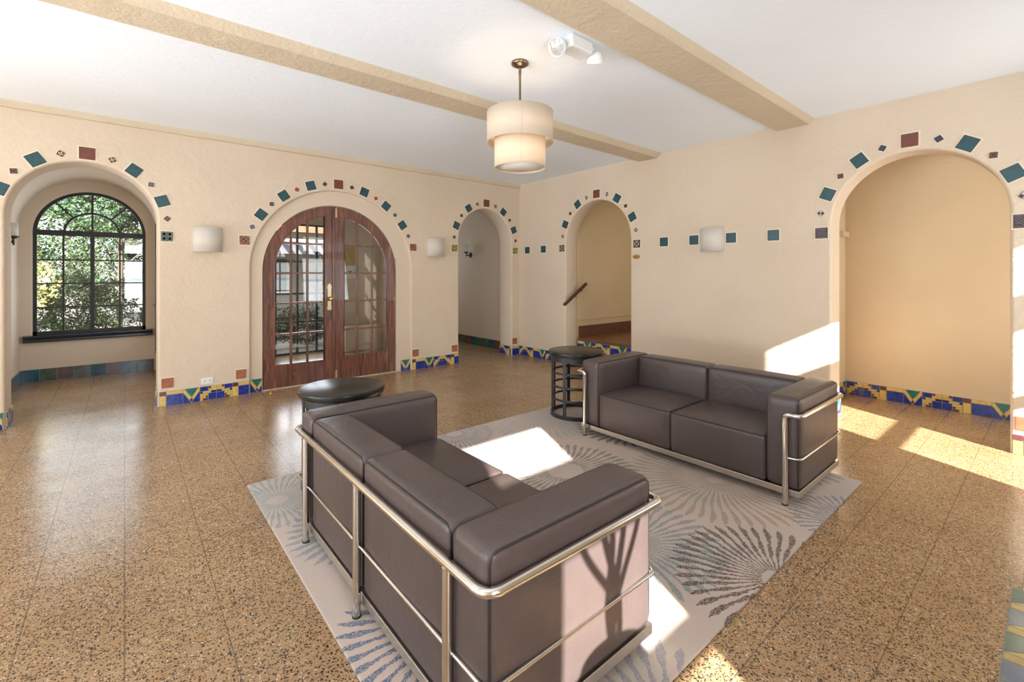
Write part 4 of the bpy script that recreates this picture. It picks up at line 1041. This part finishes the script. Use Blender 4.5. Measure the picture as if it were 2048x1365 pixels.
# ---------------------------------------------------------------- wall sconces
def drum_sconce(loc, rz, label):
    t = empty('drum_sconce', loc, rz, label=label, category='wall lamp', group='half-drum linen wall sconces')
    m = MB(); rx, ry, h = .138, .105, .138
    V = []; n = 32
    for i in range(n+1):
        a = PI*i/n
        for k in (1, .975):
            for z in (-h, h): V.append((-rx*k*math.cos(a), -ry*k*math.sin(a), z))
    F = []
    for i in range(n):
        a, b = 4*i, 4*i+4; F += [(a, b, b+1, a+1), (a+2, a+3, b+3, b+2), (a+1, b+1, b+3, a+3), (a, a+2, b+2, b)]
    m.add(V, F, 'linen_grey', True); m.build('shade', t)
    m = MB(); m.box(-.05, .05, -.02, 0, -.06, .06, 'white_plastic', .004); m.build('backplate', t)
    m = MB(); m.tube([(0, -.02, 0), (0, -.05, 0), (0, -.05, .03)], .012, 'white_plastic', 10); m.build('socket', t)
    m = MB(); m.tube([(-.135, -.004, .12), (0, -.02, .12), (.135, -.004, .12)], .0025, 'aged_brass', 6); m.build('bracket', t)
drum_sconce((.712, YA, 1.792), 0, 'off-white half-drum wall lamp between the window arch and the double doors')
drum_sconce((3.632, YA, 1.815), 0, 'off-white half-drum wall lamp between the double doors and the passage arch')
drum_sconce((XB, 2.652, 1.815), -PI/2, 'off-white half-drum wall lamp on the right wall among the teal tiles')
def candle_sconce(loc, rz, label):
    t = empty('candle_sconce', loc, rz, label=label, category='wall lamp', group='black candle-style sconces')
    V0 = MB(); V0.lathe([(0, 0), (.055, 0), (.052, .012), (.03, .02), (0, .022)], 'black_iron', 24)
    m = MB(); m.add([(x, -z, y) for x, y, z in V0.v], V0.f, 'black_iron', True); m.build('backplate', t)
    m = MB(); m.tube(round_path([(0, -.02, 0), (0, -.09, -.02), (0, -.10, .04)], .03), .010, 'black_iron', 10); m.lathe([(0, 0), (.02, .002), (.045, .02), (.048, .03), (0, .03)], 'black_iron', 24, c=(0, -.10, .03)); m.tube([(0, -.10, -.04), (0, -.10, .02)], .008, 'black_iron', 8); m.build('arm', t)
    m = MB(); m.lathe([(.034, 0), (.037, .002), (.037, .14), (.034, .14), (.034, 0)], 'frosted_glass', 28, c=(0, -.10, .06)); m.build('candle_shade', t)
candle_sconce((5.37, 7.70, 1.80), -PI/2, 'black candle sconce with white glass on the passage wall seen through the narrow arch')
candle_sconce((BC-BR, 7.38, 1.765), PI/2, 'black candle sconce with white glass on the left wall of the window bay')

# outlet, plaque, handrail
t = empty('power_outlet', (.707, YA, .215), label='white double power outlet above the tile baseboard left of the double doors', category='outlet')
m = MB(); m.box(-.058, .058, -.006, 0, -.036, .036, 'white_plastic', .002); m.build('cover_plate', t)
for s in (-1, 1):
    m = MB(); m.prism(disc(s*.026, 0, .017, 20), -.0085, -.005, 'white_plastic')
    m.box(s*.026-.008, s*.026+.008, -.0095, -.008, .004, .007, 'dark_slot'); m.box(s*.026-.008, s*.026+.008, -.0095, -.008, -.007, -.004, 'dark_slot'); m.prism(disc(s*.026+.011, 0, .003, 10), -.0095, -.008, 'dark_slot'); m.build('socket', t)
t = empty('oval_plaque', (XB, 3.712, 1.645), -PI/2, label='small oval brown room plaque on the pier right of the stair arch', category='sign')
m = MB(); m.prism([(.055*math.cos(2*PI*i/32), .030*math.sin(2*PI*i/32)) for i in range(32)], -.010, 0, 'plaque_wood'); m.build('board', t)
m = MB()
for x, b in ((-.026, 1), (-.012, 0), (-.002, 1), (.008, 0), (.022, 1)):
    m.box(x-.0022, x+.0022, -.0115, -.0095, -.010, .010, 'plaque_ink')
    if b: m.box(x-.0022, x+.006, -.0115, -.0095, .006, .010, 'plaque_ink')
m.build('lettering', t)
t = empty('handrail', (5.2, 4.93, .937), label='short dark wooden handrail sloping up inside the stair arch', category='handrail')
m = MB(); dx, dz = .51, .318; L_ = math.hypot(dx, dz)
pf = [(-.020, -.018), (.020, -.018), (.024, .005), (.015, .022), (-.015, .022), (-.024, .005)]
u = Vector((dx, 0, dz))/L_; nn_ = Vector((-dz, 0, dx))/L_
V = []
for k in (0, L_):
    for a, b in pf: V.append(tuple(u*k+Vector((0, a, 0))+nn_*b))
m.add(V, [(i, (i+1) % 6, 6+(i+1) % 6, 6+i) for i in range(6)]+[(5, 4, 3, 2, 1, 0), (6, 7, 8, 9, 10, 11)], 'wood_rail'); m.build('rail', t)
for k in (.30, .46):
    p = u*k; m = MB(); m.tube([tuple(p+nn_*-.018), tuple(p+nn_*-.045), (p.x, .10, p.z-.05)], .006, 'bronze', 8); m.build('bracket', t)

# potted plant by the window behind the camera (throws the leaf shadows on the sofa's side)
t = empty('potted_plant', (.71, -.30, 0), label='leafy plant in a tall dark planter by the window behind the camera', category='plant')
m = MB(); m.lathe([(0, 0), (.12, 0), (.125, .02), (.10, .3), (.13, .62), (.17, .80), (.165, .815), (.15, .80), (.10, .79), (0, .83)], 'pot', 36); m.build('planter', t)
random.seed(4)
for i, (lx, ly, hh, wv) in enumerate(((-.17, .02, .60, .05), (-.09, -.04, .66, -.03), (-.045, .04, .64, .03), (.045, .0, .70, -.025), (.15, .02, .62, -.04))):
    m = MB(); V = []; K = 14
    for k in range(K+1):
        q = k/K; cx = lx*(q**1.2)+wv*math.sin(q*6); cy = ly*q; z = .80+hh*q; wd = .016*math.sin(PI*min(1, q*.93+.07))**.7+.003
        V += [(cx-wd, cy, z), (cx, cy+.006, z+.002), (cx+wd, cy, z)]
    m.add(V, [(3*k+j, 3*k+j+1, 3*k+j+4, 3*k+j+3) for k in range(K) for j in (0, 1)], 'foliage_dark'); m.build('leaf', t)

# ---------------------------------------------------------------- garden outside
mb = MB(); mb.box(-30, 30, 9.9, 45, -.25, -.12, 'paving'); mb.box(-30, 3.73, 8.77, 9.9, -.25, -.12, 'paving'); mb.build('ground', kind='structure')
mb = MB(); mb.box(-40, -4.15, -30, 8.7, -.3, -.12, 'paving'); mb.box(-4.15, 30, -30, -1.36, -.3, -.12, 'paving'); mb.build('ground_terrace', kind='structure')
def shrub(loc, rx, ry, rz_, n, mats, label, leafs=.06, trunk=None, seed=0, name='garden_shrub', cat='shrub', grp=None):
    random.seed(seed); t = empty(name, loc, 0, label=label, category=cat)
    if grp: t['group'] = grp
    m = MB(); zc = rz_+(trunk or 0); n = int(n*2.1); leafs *= .60
    for i in range(n):
        while True:
            p = Vector((random.uniform(-1, 1), random.uniform(-1, 1), random.uniform(-1, 1)))
            if .35 < p.length < 1: break
        k = 1+.18*math.sin(p.x*7+seed)+.15*math.sin(p.z*9+seed*2)
        c = Vector((p.x*rx*k, p.y*ry*k, zc+p.z*rz_*k)); a = Vector([random.uniform(-1, 1) for _ in range(3)]).normalized()
        b = a.cross(Vector([random.uniform(-1, 1) for _ in range(3)])).normalized(); L = leafs*random.uniform(.6, 1.3)
        if c.z < .0: c.z = random.uniform(0, .2)
        m.add([c-a*L, c+b*L*.4, c+a*L, c-b*L*.4], [(0, 1, 2, 3)], random.choice(mats))
    m.build('foliage', t)
    m = MB(); h = zc
    m.tube([(0, 0, -.02), (.03, .02, h*.5), (.0, -.02, h)], [.07 if trunk else .03, .05 if trunk else .02, .02], 'bark', 10)
    for k in range(5):
        a = k*1.3; m.tube([(0.02, .01, h*(.45+.08*k)), (rx*.5*math.cos(a), ry*.5*math.sin(a), h*(.7+.1*k))], [.02, .008], 'bark', 6)
    m.build('trunk', t)
shrub((-1.75, 10.9, -.12), .72, .6, 1.42, 5200, ['foliage_gold', 'foliage_gold', 'foliage_mid', 'foliage_gold'], 'golden yellow shrub seen through the left side of the arched window', .07, seed=1)
shrub((-.75, 13.0, -.12), 1.0, .6, .85, 5200, ['foliage_olive', 'foliage_dark', 'foliage_mid'], 'low olive green shrub seen through the lower panes of the arched window', .06, seed=2)
shrub((-.1, 14.6, -.12), 1.7, 1.2, 1.35, 6500, ['foliage_dark', 'foliage_mid', 'foliage_dark'], 'dark green tree crown seen through the top of the arched window', .09, trunk=2.3, seed=3, name='garden_tree', cat='tree')
shrub((.75, 11.6, -.12), .6, .5, .9, 4200, ['foliage_dark', 'foliage_mid', 'foliage_olive'], 'green shrub seen through the right side of the arched window', .05, seed=5)
shrub((2.75, 10.5, -.12), 1.0, .35, .42, 3600, ['foliage_mid', 'foliage_dark'], 'low clipped hedge outside the garden doors behind the vestibule', .045, seed=6, name='garden_hedge', cat='hedge')
shrub((4.6, 12.2, -.12), .75, .8, 1.1, 4200, ['foliage_gold', 'foliage_mid'], 'yellow green shrub standing beyond the clipped hedge', .06, seed=7)
for i, (x, y, rx_, sd_) in enumerate(((-4.1, 15.8, 1.4, 11), (-.7, 18.6, 1.6, 12))):
    shrub((x, y, -.12), rx_, 1.0, 1.9, 5200, ['foliage_dark', 'foliage_olive', 'foliage_dark', 'foliage_mid'], ['tall dark evergreen at the far left of the garden', 'tall dark evergreen behind the crowned tree'][i], .11, trunk=.3, seed=sd_, name='evergreen_tree', cat='tree', grp='evergreens at the back of the garden')
t = empty('garden_house', (3.6, 18.5, -.12), label='pale house with a striped awning seen through the garden doors', category='building')
m = MB(); m.box(-1.4, 5.0, 0, 4, 0, 3.1, 'house_wall'); m.build('wall', t)
m = MB(); m.prism([(-1.6, 3.1), (5.3, 3.1), (4.6, 4.3), (-1.0, 4.3)], -.4, 4.2, 'brown_base'); m.build('roof', t)
m = MB()
for i in range(22): m.add([(-1.0+i*.22, -.05, 2.75), (-1.0+(i+1)*.22, -.05, 2.75), (-1.0+(i+1)*.22, -1.3, 2.25), (-1.0+i*.22, -1.3, 2.25)], [(0, 1, 2, 3)], 'awning_white' if i % 2 else 'awning_grey')
m.build('awning', t)
for x in (.1, 2.8):
    m = MB(); m.box(x, x+.9, -.05, .0, .9, 2.1, 'black_iron'); m.build('window', t)
